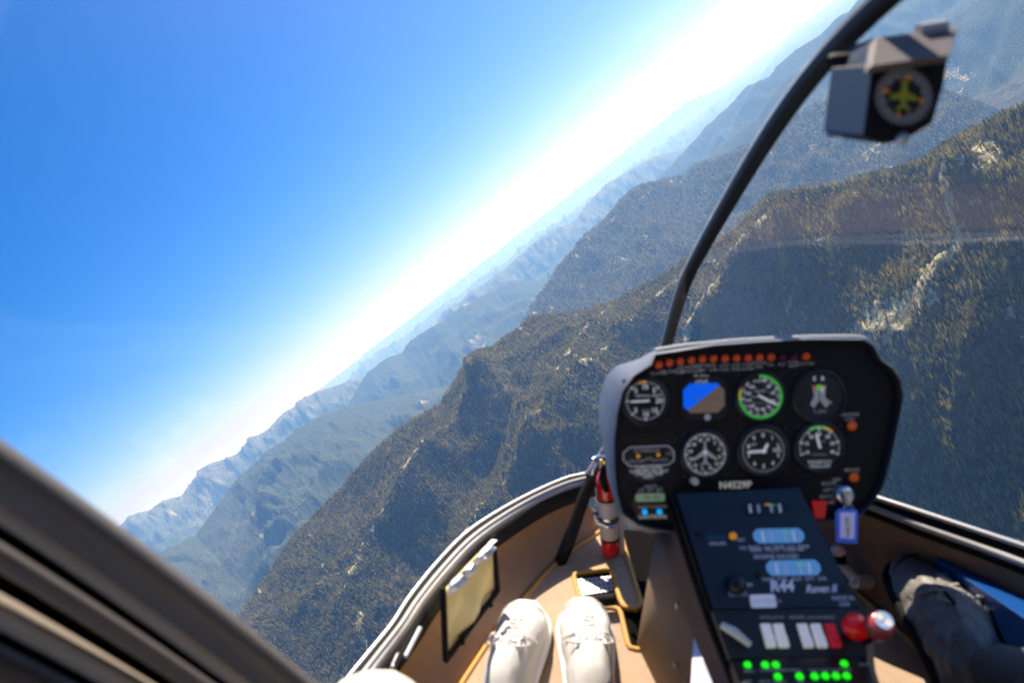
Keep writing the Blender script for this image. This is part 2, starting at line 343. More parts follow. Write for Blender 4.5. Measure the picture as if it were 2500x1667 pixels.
# the rest of the wood: one object of kind stuff (geometry nodes)
protos = bpy.data.collections.new('conifer_kinds')
for q, me in enumerate(CM):
    o = bpy.data.objects.new('conifer_kind', me); protos.objects.link(o)
def wood(name, x, y, z, h, label):
    n = len(x); me = bpy.data.meshes.new(name); me.vertices.add(n)
    me.vertices.foreach_set('co', np.stack([x, y, z], -1).astype(np.float32).ravel())
    for k, v in (('h', h), ('rot', rg.uniform(0, 6.28, n)), ('wd', h*rg.uniform(.8, 1.25, n))):
        a = me.attributes.new(k, 'FLOAT', 'POINT'); a.data.foreach_set('value', v.astype(np.float32))
    a = me.attributes.new('pick', 'INT', 'POINT'); a.data.foreach_set('value', rg.randint(0, 4, n).astype(np.int32))
    o = bpy.data.objects.new(name, me); COL.objects.link(o)
    ng = bpy.data.node_groups.new(name+'_nodes', 'GeometryNodeTree'); N = ng.nodes; L = ng.links
    ng.interface.new_socket('Geometry', in_out='INPUT', socket_type='NodeSocketGeometry')
    ng.interface.new_socket('Geometry', in_out='OUTPUT', socket_type='NodeSocketGeometry')
    gi = N.new('NodeGroupInput'); go = N.new('NodeGroupOutput'); ip = N.new('GeometryNodeInstanceOnPoints')
    ci = N.new('GeometryNodeCollectionInfo'); ci.inputs['Collection'].default_value = protos
    ci.inputs['Separate Children'].default_value = True; ci.inputs['Reset Children'].default_value = True
    def na_(nm, ty='FLOAT'):
        a = N.new('GeometryNodeInputNamedAttribute'); a.data_type = ty; a.inputs[0].default_value = nm; return a.outputs[0]
    cs = N.new('ShaderNodeCombineXYZ'); wd = na_('wd'); L.new(wd, cs.inputs[0]); L.new(wd, cs.inputs[1]); L.new(na_('h'), cs.inputs[2])
    cr = N.new('ShaderNodeCombineXYZ'); L.new(na_('rot'), cr.inputs[2])
    L.new(gi.outputs[0], ip.inputs['Points']); L.new(ci.outputs[0], ip.inputs['Instance']); ip.inputs['Pick Instance'].default_value = True
    L.new(na_('pick', 'INT'), ip.inputs['Instance Index']); L.new(cs.outputs[0], ip.inputs['Scale']); L.new(cr.outputs[0], ip.inputs['Rotation'])
    L.new(ip.outputs[0], go.inputs[0])
    md = o.modifiers.new('wood', 'NODES'); md.node_group = ng
    o['kind'] = 'stuff'; o['label'] = label; o['category'] = 'forest'
    return o
rest = ~near_mask
wood('forest', xs[rest], ys[rest], zs[rest], hts[rest], 'dense conifer forest covering the near mountain faces')
xb, yb, zb, rb, azb, whb = scatter(220000, 4300, 8200, -30, 48, 2.0)
s2 = (whb == 2); xb, yb, zb, rb = xb[s2], yb[s2], zb[s2], rb[s2]
pxb, pyb, _ = project(xb, yb, zb); s2 = (pxb > -100) & (pxb < 2600) & (pyb > -100) & (pyb < 1100)
wood('distant_forest', xb[s2], yb[s2], zb[s2], rg.uniform(15, 30, int(s2.sum())), 'bluish conifer forest on the second mountain behind the near ridge')
print('TREES', int(rest.sum()), int(s2.sum()))

# ------------------------------------------------------------------ haze: the blue air of the valleys
def haze():
    bm = bmesh.new(); bmesh.ops.create_cube(bm, size=1)
    for v in bm.verts:
        v.co = Vector((v.co.x*200000, v.co.y*200000, -3600 if v.co.z < 0 else ZTOP))
    me = bpy.data.meshes.new('haze'); bm.to_mesh(me); bm.free()
    o = bpy.data.objects.new('haze', me); COL.objects.link(o); o['kind'] = 'stuff'
    m = bpy.data.materials.new('valley_haze'); m.use_nodes = True; n = m.node_tree.nodes; l = m.node_tree.links
    n.remove(n['Principled BSDF']); v = n.new('ShaderNodeVolumePrincipled')
    v.inputs['Color'].default_value = (.20, .47, 1.0, 1); v.inputs['Absorption Color'].default_value = (1, 1, 1, 1); v.inputs['Density'].default_value = HAZE; v.inputs['Anisotropy'].default_value = .25
    l.new(v.outputs[0], n['Material Output'].inputs['Volume']); me.materials.append(m)
HAZE = 5.8e-5
ZTOP = float(Z.max())+60
haze()
# ================================================================== COCKPIT
# helicopter axes in camera space: R right, F forward, U up
Uc = Vector((-.11, .934, .34)).normalized()
Fc = Vector((0, .342, -.94)); Fc = (Fc-Fc.dot(Uc)*Uc).normalized()
Rc = Fc.cross(Uc).normalized()
HEL = Matrix(((Rc.x, Fc.x, Uc.x), (Rc.y, Fc.y, Uc.y), (Rc.z, Fc.z, Uc.z)))   # heli -> camera
HELW = (CAMW @ HEL).to_4x4()
HI = HEL.inverted()
def ray(px, py): return Vector(((px-1250)/FPX, (833.5-py)/FPX, -1))
def hd(px, py, d): return HI @ (ray(px, py)*d)                    # pixel at depth d (m) -> heli coordinates
def hz(px, py, z):                                              # pixel on the level z = const of the cabin
    q = HI @ ray(px, py); return q*(z/q.z)
def hx(px, py, x):
    q = HI @ ray(px, py); return q*(x/q.x)
class Frame:
    "flat work frame: origin and axes in heli space"
    def __init__(s, o, x, y):
        s.o = Vector(o); s.x = Vector(x).normalized(); y = Vector(y); s.z = s.x.cross(y).normalized(); s.y = s.z.cross(s.x)
        s.m = Matrix(((s.x.x, s.y.x, s.z.x, s.o.x), (s.x.y, s.y.y, s.z.y, s.o.y), (s.x.z, s.y.z, s.z.z, s.o.z), (0, 0, 0, 1)))
        s.inv = s.m.inverted()
    def at(s, px, py, lift=0.0):
        q = HI @ ray(px, py); t = (s.o+s.z*lift).dot(s.z)/q.dot(s.z); v = s.inv @ (q*t); return v
def empty(name, m=None, label=None, cat=None):
    o = bpy.data.objects.new(name, None); COL.objects.link(o); o.empty_display_size = .05
    o.matrix_world = HELW @ (m if m is not None else Matrix.Identity(4))
    if label: o['label'] = label
    if cat: o['category'] = cat
    return o
def link(name, me, mats, parent=None, label=None, smooth=None):
    if not isinstance(mats, (list, tuple)): mats = [mats]
    mi_ = [0]*len(me.polygons); me.polygons.foreach_get('material_index', mi_)
    me.materials.clear()
    for m_ in mats: me.materials.append(m_)
    me.polygons.foreach_set('material_index', mi_)
    o = bpy.data.objects.new(name, me); COL.objects.link(o)
    if parent is not None: o.parent = parent
    if label: o['label'] = label
    if smooth is not None:
        for p in me.polygons: p.use_smooth = smooth
    return o
class MB:
    "mesh collector with material indices"
    def __init__(s): s.v = []; s.f = []; s.mi = []; s.sm = []
    def add(s, v, f, mi=0, sm=False):
        b = len(s.v); s.v += [tuple(x) for x in v]; s.f += [tuple(i+b for i in q) for q in f]; s.mi += [mi]*len(f); s.sm += [sm]*len(f)
    def mesh(s, name):
        me = bpy.data.meshes.new(name); me.from_pydata(s.v, [], s.f); me.update()
        me.polygons.foreach_set('material_index', s.mi); me.polygons.foreach_set('use_smooth', s.sm); return me
    def build(s, name, mats, parent=None, label=None, bevel=0, solid=0, sub=0):
        me = s.mesh(name); o = link(name, me, mats, parent, label)
        if solid:
            q = o.modifiers.new('s', 'SOLIDIFY'); q.thickness = solid; q.offset = 0
        if sub:
            q = o.modifiers.new('u', 'SUBSURF'); q.levels = sub; q.render_levels = sub
        if bevel:
            q = o.modifiers.new('b', 'BEVEL'); q.width = bevel; q.segments = 3; q.limit_method = 'ANGLE'; q.angle_limit = R(35); q.harden_normals = False
        return o
    # shapes
    def box(s, x0, x1, y0, y1, z0, z1, mi=0):
        v = [(x0, y0, z0), (x1, y0, z0), (x1, y1, z0), (x0, y1, z0), (x0, y0, z1), (x1, y0, z1), (x1, y1, z1), (x0, y1, z1)]
        s.add(v, [(0, 3, 2, 1), (4, 5, 6, 7), (0, 1, 5, 4), (1, 2, 6, 5), (2, 3, 7, 6), (3, 0, 4, 7)], mi)
    def prism(s, poly, z0, z1, mi=0, mtop=None):
        n = len(poly)
        a = sum(poly[i][0]*poly[(i+1) % n][1]-poly[(i+1) % n][0]*poly[i][1] for i in range(n))
        if a < 0: poly = poly[::-1]
        v = [(p[0], p[1], z0) for p in poly]+[(p[0], p[1], z1) for p in poly]
        s.add(v, [tuple(range(n))[::-1]]+[(i, (i+1) % n, n+(i+1) % n, n+i) for i in range(n)], mi)
        s.add(v[n:], [tuple(range(n))], mi if mtop is None else mtop)
    def disc(s, cx, cy, z, r, mi=0, n=40, r_in=0, a0=0, a1=360, h=0):
        v = []; f = []
        full = abs(a1-a0) >= 360; k = max(3, int(n*abs(a1-a0)/360)); m_ = k if full else k+1
        for i in range(m_):
            a = R(90-(a0+(a1-a0)*i/k)); v.append((cx+r*math.cos(a), cy+r*math.sin(a), z))
        if r_in:
            for i in range(m_):
                a = R(90-(a0+(a1-a0)*i/k)); v.append((cx+r_in*math.cos(a), cy+r_in*math.sin(a), z+h))
            for i in range(k):
                j = (i+1) % m_; f.append((i, m_+i, m_+j, j))
        else: f.append(tuple(range(m_))[::-1])
        s.add(v, f, mi)
    def cyl(s, cx, cy, z0, z1, r0_, r1=None, mi=0, n=32, sm=True, cap=True):
        r1 = r0_ if r1 is None else r1; v = []
        for z, r in ((z0, r0_), (z1, r1)):
            for i in range(n): a = 2*math.pi*i/n; v.append((cx+r*math.cos(a), cy+r*math.sin(a), z))
        s.add(v, [(i, (i+1) % n, n+(i+1) % n, n+i) for i in range(n)], mi, sm)
        if cap: s.add(v[n:], [tuple(range(n))], mi); s.add(v[:n], [tuple(range(n))[::-1]], mi)
    def lathe(s, prof, mi=0, n=32, c=(0, 0), sm=True):
        v = []; k = len(prof)
        for r, z in prof:
            for i in range(n): a = 2*math.pi*i/n; v.append((c[0]+r*math.cos(a), c[1]+r*math.sin(a), z))
        s.add(v, [(j*n+i, j*n+(i+1) % n, (j+1)*n+(i+1) % n, (j+1)*n+i) for j in range(k-1) for i in range(n)], mi, sm)
    def tube(s, pts, rad, mi=0, n=10, flat=1.0, cap=True):
        pts = [Vector(p) for p in pts]; k = len(pts); rad = rad if isinstance(rad, (list, tuple)) else [rad]*k
        up = Vector((0, 0, 1)); v = []; prev = None
        for i, p in enumerate(pts):
            t = (pts[min(k-1, i+1)]-pts[max(0, i-1)]).normalized()
            if prev is None:
                a = t.cross(up); a = a if a.length > .1 else t.cross(Vector((1, 0, 0)))
            else: a = prev-prev.dot(t)*t
            a.normalize(); b = t.cross(a); prev = a
            for j in range(n):
                q = 2*math.pi*j/n; v.append(p+a*math.cos(q)*rad[i]+b*math.sin(q)*rad[i]*flat)
        f = [(i*n+j, i*n+(j+1) % n, (i+1)*n+(j+1) % n, (i+1)*n+j) for i in range(k-1) for j in range(n)]
        s.add(v, f, mi, True)
        if cap: s.add(v[:n], [tuple(range(n))[::-1]], mi); s.add(v[-n:], [tuple(range(n))], mi)
    def loft(s, rows, mi=0, sm=True, close=False):
        k = len(rows); n = len(rows[0]); v = [p for r in rows for p in r]
        f = []
        for i in range(k-1):
            for j in range(n if close else n-1):
                f.append((i*n+j, i*n+(j+1) % n, (i+1)*n+(j+1) % n, (i+1)*n+j))
        s.add(v, f, mi, sm)
def smooth_line(pts, n):
    "Catmull-Rom resample"
    P = [Vector(p) for p in pts]; P = [2*P[0]-P[1]]+P+[2*P[-1]-P[-2]]; out = []
    m_ = len(P)-3
    for i in range(n):
        t = i/(n-1)*m_; k = min(int(t), m_-1); u = t-k; a, b, c, d = P[k:k+4]
        out.append(.5*((2*b)+(c-a)*u+(2*a-5*b+4*c-d)*u*u+(3*b-a-3*c+d)*u**3))
    return out
_tcache = {}
def text_mesh(txt, size, align='CENTER', shear=0.0, bold=0.0, wide=1.0, extr=0.0):
    key = (txt, size, align, shear, bold, wide, extr)
    if key not in _tcache:
        cu = bpy.data.curves.new('t', 'FONT'); cu.body = txt; cu.size = size; cu.align_x = align; cu.align_y = 'CENTER'
        cu.shear = shear; cu.offset = bold; cu.resolution_u = 2; cu.extrude = extr
        o = bpy.data.objects.new('t', cu); COL.objects.link(o)
        dg = bpy.context.evaluated_depsgraph_get(); me = bpy.data.meshes.new_from_object(o.evaluated_get(dg))
        bpy.data.objects.remove(o); bpy.data.curves.remove(cu)
        _tcache[key] = ([(v.co.x*wide, v.co.y, v.co.z) for v in me.vertices], [tuple(p.vertices) for p in me.polygons]); bpy.data.meshes.remove(me)
    return _tcache[key]
def put_text(mb, txt, x, y, z, size, mi, rot=0, **kw):
    v, f = text_mesh(txt, size, **kw); c, s_ = math.cos(rot), math.sin(rot)
    mb.add([(x+a*c-b*s_, y+a*s_+b*c, z+d) for a, b, d in v], f, mi)

# ------------------------------------------------------------------ cockpit materials
M = {}
M['black'] = mat('black_crackle_paint', (.016, .014, .015), .55, bump=.3, bscale=900, var=.25)
M['face'] = mat('panel_face_black', (.014, .010, .010), .6, spec=.25, bump=.25, bscale=1200, var=.2)
M['dial'] = mat('dial_black', (.006, .006, .008), .35)
M['bezel'] = mat('bezel_black', (.010, .010, .012), .35)
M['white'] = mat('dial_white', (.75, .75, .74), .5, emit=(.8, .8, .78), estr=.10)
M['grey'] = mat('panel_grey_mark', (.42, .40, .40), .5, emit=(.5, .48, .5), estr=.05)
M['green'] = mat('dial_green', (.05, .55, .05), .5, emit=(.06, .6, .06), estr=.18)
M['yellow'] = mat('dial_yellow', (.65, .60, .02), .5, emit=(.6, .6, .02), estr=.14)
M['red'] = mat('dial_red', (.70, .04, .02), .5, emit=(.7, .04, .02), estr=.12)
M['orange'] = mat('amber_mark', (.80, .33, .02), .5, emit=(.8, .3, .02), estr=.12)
M['lamp'] = mat('amber_lamp', (.42, .055, .004), .3, emit=(1, .10, .004), estr=.05)
M['lampoff'] = mat('dark_red_lamp', (.14, .008, .015), .3)
M['led'] = mat('green_led', (.02, .6, .02), .3, emit=(.01, .8, .0), estr=.5)
M['btn'] = mat('blue_button', (.02, .35, .8), .4, emit=(.0, .35, .8), estr=.35)
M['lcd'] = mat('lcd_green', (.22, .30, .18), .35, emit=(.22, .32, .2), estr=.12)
M['lcdink'] = mat('lcd_ink', (.03, .05, .03), .5)
M['skyblue'] = mat('screen_blue', (.0, .05, .5), .3, emit=(.0, .085, .62), estr=.42)
M['brownscr'] = mat('screen_brown', (.10, .07, .05), .3, emit=(.12, .085, .065), estr=.28)
M['plate'] = mat('dark_blue_plate', (.004, .018, .042), .42, bump=.15, bscale=900, var=.15)
M['cluster'] = mat('sky_reflecting_gauge_window', (.10, .28, .55), .25, emit=(.09, .24, .48), estr=.22)  # sky reflection painted in as blue colour and glow
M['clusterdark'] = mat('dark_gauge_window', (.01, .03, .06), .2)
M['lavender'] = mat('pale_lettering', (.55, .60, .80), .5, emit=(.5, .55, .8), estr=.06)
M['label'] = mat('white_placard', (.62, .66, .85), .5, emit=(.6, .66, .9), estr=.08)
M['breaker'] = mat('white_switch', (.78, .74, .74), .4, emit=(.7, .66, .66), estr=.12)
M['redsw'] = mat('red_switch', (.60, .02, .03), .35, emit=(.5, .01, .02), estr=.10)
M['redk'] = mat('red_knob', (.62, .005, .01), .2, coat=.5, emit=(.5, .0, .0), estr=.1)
M['chrome'] = mat('polished_metal', (.75, .76, .80), .18, 1.0)
M['alu'] = mat('worn_aluminium', (.55, .53, .51), .42, .7, bump=.1, bscale=600)
M['rubber'] = mat('black_rubber', (.009, .008, .007), .75, spec=.12)
M['sill'] = mat('grey_sill_paint', (.40, .38, .36), .45, bump=.2, bscale=500, var=.15)
M['tan'] = mat('tan_carpet', (.42, .29, .19), .95, bump=1.0, bscale=700, var=.18)
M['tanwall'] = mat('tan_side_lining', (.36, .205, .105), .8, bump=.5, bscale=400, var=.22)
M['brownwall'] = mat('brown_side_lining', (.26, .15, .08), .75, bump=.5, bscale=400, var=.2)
M['piping'] = mat('amber_piping', (.50, .26, .05), .6, bump=.5, bscale=900)
M['housing'] = mat('sky_tinted_housing', (.065, .08, .11), .5, bump=.15, bscale=800)  # bluish sky light on the housing is put into its colour
M['extred'] = mat('extinguisher_red', (.62, .008, .006), .22, coat=.6)
M['extlab'] = mat('extinguisher_label', (.56, .50, .46), .45)
M['brass'] = mat('brass', (.80, .55, .18), .25, 1.0)
M['plastic'] = mat('clear_crinkled_plastic', (.85, .86, .88), .15, bump=1.0, bscale=60, spec=.8)
M['shoe'] = mat('white_canvas', (.66, .62, .56), .8, bump=.8, bscale=900, var=.06)
M['sole'] = mat('white_rubber_sole', (.78, .75, .70), .55)
M['lace'] = mat('white_lace', (.78, .74, .70), .8, bump=.6, bscale=1500)
M['trouser'] = mat('cream_trousers', (.62, .55, .44), .9, bump=.8, bscale=700, var=.08)
M['boot'] = mat('black_leather', (.17, .15, .13), .45, bump=1.0, bscale=120, var=.4)
M['bootl'] = mat('grey_lace', (.34, .31, .27), .8)
M['denim'] = mat('grey_denim', (.10, .095, .09), .9, bump=1.0, bscale=900, var=.3)
M['frame'] = mat('taupe_frame_paint', (.082, .066, .056), .55, bump=.2, bscale=300, var=.12)
M['beige'] = mat('beige_trim', (.24, .195, .15), .6, bump=.2, bscale=300)
M['headliner'] = mat('grey_headliner', (.30, .28, .26), .9)
M['leather'] = mat('tan_seat_leather', (.30, .2, .13), .6, bump=.5, bscale=200)
M['bluecase'] = mat('blue_anodised_case', (.005, .035, .17), .4, .0)
M['bluetop'] = mat('blue_case_edge', (.008, .075, .28), .35, .3)
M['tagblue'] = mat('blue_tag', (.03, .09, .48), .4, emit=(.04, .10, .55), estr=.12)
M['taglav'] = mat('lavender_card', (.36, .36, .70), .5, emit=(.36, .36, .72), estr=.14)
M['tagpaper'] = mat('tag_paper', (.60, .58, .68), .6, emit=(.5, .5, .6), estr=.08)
M['paper'] = mat('white_paper', (.62, .58, .66), .7)
M['cmpgrey'] = mat('grey_hood', (.14, .115, .105), .7, bump=.6, bscale=500)
M['cmpblue'] = mat('blue_shaded_compass_side', (.006, .020, .042), .5, spec=.25)  # blue shade on the compass's left side painted into the colour
M['cmpblack'] = mat('compass_black', (.014, .011, .011), .6, spec=.15)
M['cmpyellow'] = mat('compass_yellow', (.42, .38, .01), .5)
M['bow'] = mat('dark_bow_paint', (.006, .006, .008), .5, spec=.25)
M['pouch'] = mat('tan_pouch_sheet', (.85, .62, .26), .5, bump=.3, bscale=20, var=.3)
M['pedalm'] = mat('cream_painted_tube', (.75, .70, .60), .45, bump=.2, bscale=400)
M['pinkcap'] = mat('pink_white_cap', (.85, .55, .50), .35)
M['sealw'] = mat('pale_window_seal', (.60, .60, .62), .5)

# glass: thin acrylic: clear, a little reflective, a faint film of dust that the sun lights
def glass_mat(refl=.06):
    m = bpy.data.materials.new('dusty_acrylic'); m.use_nodes = True; n = m.node_tree.nodes; l = m.node_tree.links; n.remove(n['Principled BSDF'])
    t = n.new('ShaderNodeBsdfTransparent'); t.inputs[0].default_value = (.96, .965, .975, 1)
    g = n.new('ShaderNodeBsdfGlossy'); g.inputs['Roughness'].default_value = .03; g.inputs[0].default_value = (1, 1, 1, 1)
    lw = n.new('ShaderNodeLayerWeight'); lw.inputs['Blend'].default_value = .5; fr = n.new('ShaderNodeMath'); fr.operation = 'POWER'; fr.inputs[1].default_value = 4.0; l.new(lw.outputs['Facing'], fr.inputs[0])
    mm = n.new('ShaderNodeMath'); mm.operation = 'MULTIPLY_ADD'; mm.inputs[1].default_value = .25*refl/.04; mm.inputs[2].default_value = refl; l.new(fr.outputs[0], mm.inputs[0])
    cl = n.new('ShaderNodeMath'); cl.operation = 'MINIMUM'; cl.inputs[1].default_value = .25; l.new(mm.outputs[0], cl.inputs[0])
    ms = n.new('ShaderNodeMixShader'); l.new(cl.outputs[0], ms.inputs[0]); l.new(t.outputs[0], ms.inputs[1]); l.new(g.outputs[0], ms.inputs[2])
    tl = n.new('ShaderNodeBsdfTranslucent'); tl.inputs[0].default_value = (.95, .85, .8, 1)
    tc = n.new('ShaderNodeTexCoord'); nz = n.new('ShaderNodeTexNoise'); nz.inputs['Scale'].default_value = 3; nz.inputs['Detail'].default_value = 4; l.new(tc.outputs['Object'], nz.inputs['Vector'])
    vo = n.new('ShaderNodeTexVoronoi'); vo.inputs['Scale'].default_value = 16; l.new(tc.outputs['Object'], vo.inputs['Vector'])
    sp = n.new('ShaderNodeMapRange'); sp.inputs['From Min'].default_value = .032; sp.inputs['From Max'].default_value = .012; sp.inputs['To Max'].default_value = .25; l.new(vo.outputs['Distance'], sp.inputs['Value'])
    ml = n.new('ShaderNodeMath'); ml.operation = 'MULTIPLY_ADD'; ml.inputs[1].default_value = .008; l.new(nz.outputs[0], ml.inputs[0]); ml.inputs[2].default_value = .001
    sp2 = n.new('ShaderNodeMath'); sp2.operation = 'MULTIPLY'; l.new(sp.outputs[0], sp2.inputs[0])
    sc_ = n.new('ShaderNodeMath'); sc_.operation = 'GREATER_THAN'; sc_.inputs[1].default_value = .9
    cw = n.new('ShaderNodeSeparateColor'); l.new(vo.outputs['Color'], cw.inputs[0]); l.new(cw.outputs[0], sc_.inputs[0]); l.new(sc_.outputs[0], sp2.inputs[1])
    ad = n.new('ShaderNodeMath'); ad.operation = 'ADD'; l.new(ml.outputs[0], ad.inputs[0]); l.new(sp2.outputs[0], ad.inputs[1])
    m2 = n.new('ShaderNodeMixShader'); l.new(ad.outputs[0], m2.inputs[0]); l.new(ms.outputs[0], m2.inputs[1]); l.new(tl.outputs[0], m2.inputs[2])
    l.new(m2.outputs[0], n['Material Output'].inputs['Surface']); return m
M['glass'] = glass_mat()

# ------------------------------------------------------------------ helicopter cabin shell
heli = empty('helicopter', None, 'helicopter cabin with black windshield bow, grey sills and tan lined sides around the instruments', 'helicopter')
XC = .335; FLOOR = -.98
# windshield bow (centre post): lies in the plane of symmetry
bp = [(1608, 940), (1628, 843), (1668, 703), (1717, 602), (1774, 502), (1833, 402), (1897, 301), (1969, 201), (2055, 100), (2157, 0), (2275, -105), (2410, -215)]
bowp = smooth_line([hx(x, y, XC) for x, y in bp], 48)
mb = MB(); mb.tube(bowp, [.0146-.0034*i/47 for i in range(48)], 0, 14, 1.0); mb.build('windshield_bow', M['bow'], heli)
offs = []
mb = MB(); 
for i, p in enumerate(bowp):
    q = p.copy(); q.x -= .0152-.0030*i/47; q = q*1.012; offs.append(q)
mb.tube(offs, .0024, 0, 8); mb.build('window_seal', M['sealw'], heli)
# sills
So = [(1430, 1155), (1380, 1167), (1304, 1200), (1220, 1245), (1137, 1301), (1065, 1375), (1000, 1456), (959, 1519), (910, 1580), (862, 1638), (790, 1730), (700, 1850)]
Si = [(1447, 1178), (1385, 1196), (1318, 1225), (1240, 1272), (1165, 1328), (1100, 1396), (1040, 1470), (1000, 1530), (955, 1590), (915, 1645), (850, 1740), (770, 1860)]
Sk = [(1452, 1192), (1390, 1212), (1326, 1240), (1250, 1288), (1177, 1342), (1114, 1410), (1056, 1484), (1018, 1544), (975, 1604), (935, 1660), (872, 1756), (792, 1876)]
N = 60
so_ = smooth_line([hz(x, y, -.835) for x, y in So], N); si_ = smooth_line([hz(x, y, -.850) for x, y in Si], N); sk_ = smooth_line([hz(x, y, -.865) for x, y in Sk], N)
def mixp(a, b, t): return [p*(1-t)+q*t for p, q in zip(a, b)]
mb = MB(); mb.tube(so_, .0032, 0, 8); mb.build('sill_rim', M['alu'], heli)
g1 = mixp(so_, si_, .38)
mb = MB(); mb.loft([so_, [p+Vector((0, 0, -.006)) for p in mixp(so_, si_, .2)], g1], 0); mb.build('sill_rubber', M['rubber'], heli, solid=.004)
mb = MB(); mid1 = [p+Vector((0, 0, .006)) for p in mixp(so_, si_, .55)]; mid2 = [p+Vector((0, 0, .003)) for p in mixp(so_, si_, .85)]
mb.loft([g1, mid1, mixp(mid1, mid2, .45), [p-Vector((0, 0, .003)) for p in mixp(mid1, mid2, .5)], mixp(mid1, mid2, .55), mid2, si_], 0); mb.build('window_sill', M['sill'], heli, 'grey left window sill curving round the nose', solid=.004)
mb = MB(); mb.loft([si_, sk_, [p-Vector((0, 0, .02)) for p in sk_]], 0); mb.build('sill_trim', M['rubber'], heli, solid=.004)
# left side lining
Wb = [(1500, 1285), (1465, 1301), (1384, 1355), (1322, 1415), (1262, 1483), (1190, 1570), (1125, 1670), (1060, 1780), (980, 1910)]
wb_ = smooth_line([hz(x, y, FLOOR) for x, y in Wb], N)
sk2 = [p+Vector((-.004, .004, -.004)) for p in sk_]
rows = [sk2]
for t in (.2, .4, .6, .8, .93): rows.append([a*(1-t)+b*t+Vector((-.035*math.sin(t*math.pi), .02*math.sin(t*math.pi), 0)) for a, b in zip(sk2, wb_)])
rows.append(wb_)
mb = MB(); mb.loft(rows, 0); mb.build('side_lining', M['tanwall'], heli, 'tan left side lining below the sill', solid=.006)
# nose cross strut
mb = MB(); mb.tube([hd(1448, 1165, 1.50), hd(1425, 1215, 1.49), hd(1385, 1330, 1.50), hd(1352, 1410, 1.50)], [.016, .015, .016, .013], 0, 8, .8); mb.build('nose_strut', M['rubber'], heli)
mb = MB(); mb.tube([hd(1476, 1090, 1.50), hd(1452, 1125, 1.50), hd(1432, 1155, 1.50)], .0032, 0, 8); mb.tube([hd(1500, 1110, 1.52), hd(1468, 1150, 1.52), hd(1452, 1180, 1.52)], .018, 1, 8); mb.build('nose_frame', [M['alu'], M['rubber']], heli)
# right side
Ro = [(1880, 1130), (1980, 1165), (2060, 1188), (2139, 1214), (2250, 1250), (2380, 1293), (2500, 1333), (2620, 1375), (2760, 1425)]
Ri = [(1870, 1152), (1975, 1186), (2050, 1210), (2127, 1237), (2250, 1284), (2380, 1330), (2500, 1375), (2620, 1420), (2760, 1475)]
ro_ = smooth_line([hz(x, y, -.745) for x, y in Ro], N); ri_ = smooth_line([hz(x, y, -.765) for x, y in Ri], N)
Rk = [(x-2, y+20+(x-2000)*.012) for x, y in Ri]; rk_ = smooth_line([hz(x, y, -.785) for x, y in Rk], N)
mb = MB(); mb.tube(ro_, .0048, 0, 8); mb.build('sill_rim', M['alu'], heli)
mb = MB(); mb.loft([ro_, mixp(ro_, ri_, .5), ri_], 0); mb.build('sill_rubber', M['rubber'], heli, solid=.004)
mb = MB(); mb.tube(ri_, .0062, 0, 10); mb.build('window_sill', M['sill'], heli, 'pale right window sill edge')
mb = MB(); mb.loft([[p+Vector((0, 0, -.004)) for p in ri_], rk_], 0); mb.build('sill_trim', M['rubber'], heli, solid=.004)
Wr = [(1850, 1290), (1940, 1330), (2030, 1395), (2099, 1450), (2180, 1522), (2263, 1599), (2350, 1690), (2450, 1800), (2560, 1920)]
wr_ = smooth_line([hz(x, y, FLOOR) for x, y in Wr], N)
rows = [rk_]
for t in (.25, .5, .75): rows.append([a*(1-t)+b*t+Vector((.035*math.sin(t*math.pi), .02*math.sin(t*math.pi), 0)) for a, b in zip(rk_, wr_)])
rows.append(wr_)
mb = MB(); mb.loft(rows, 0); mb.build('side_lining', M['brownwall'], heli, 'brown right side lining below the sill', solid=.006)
# floor pan under the carpets, running back
fl = [tuple((p.x, p.y)) for p in wb_[::6]]+[(-.28, -.9), (1.0, -.9)]+[tuple((p.x, p.y)) for p in wr_[::-6]]
mb = MB(); mb.prism(fl, FLOOR-.03, FLOOR-.006, 0); mb.build('cabin_floor', mat('black_floor_paint', (.006, .005, .005), .9, spec=.02), heli)
# roof, rear bulkhead, lower doors, seats (behind the photographer)
mb = MB()
rf = []
for i in range(9):
    y = .30-i*.15
    rf.append([Vector((XC+s_*.66, y, .40-.16*abs(s_)**3+.02*math.sin(i))) for s_ in (-1, -.7, -.35, 0, .35, .7, 1)])
mb.loft(rf, 0); mb.build('roof_lining', M['headliner'], heli, solid=.02)
mb = MB(); mb.box(XC-.66, XC+.66, -.93, -.90, FLOOR, .4, 0); mb.build('rear_bulkhead', M['headliner'], heli)
mb = MB(); mb.box(XC-.69, XC-.665, -.9, .12, FLOOR, -.62, 0); mb.build('door_panel', M['tanwall'], heli); mb = MB(); mb.box(XC+.665, XC+.69, -.9, .45, FLOOR, -.60, 0); mb.build('door_panel', M['tanwall'], heli)
for cx in (0.0, XC*2+.02):
    mb = MB(); mb.box(cx-.22, cx+.22, -.50, -.02, -.86, -.72, 0); mb.box(cx-.22, cx+.22, -.62, -.50, -.80, -.05, 0); mb.build('seat', M['leather'], heli, bevel=.03)
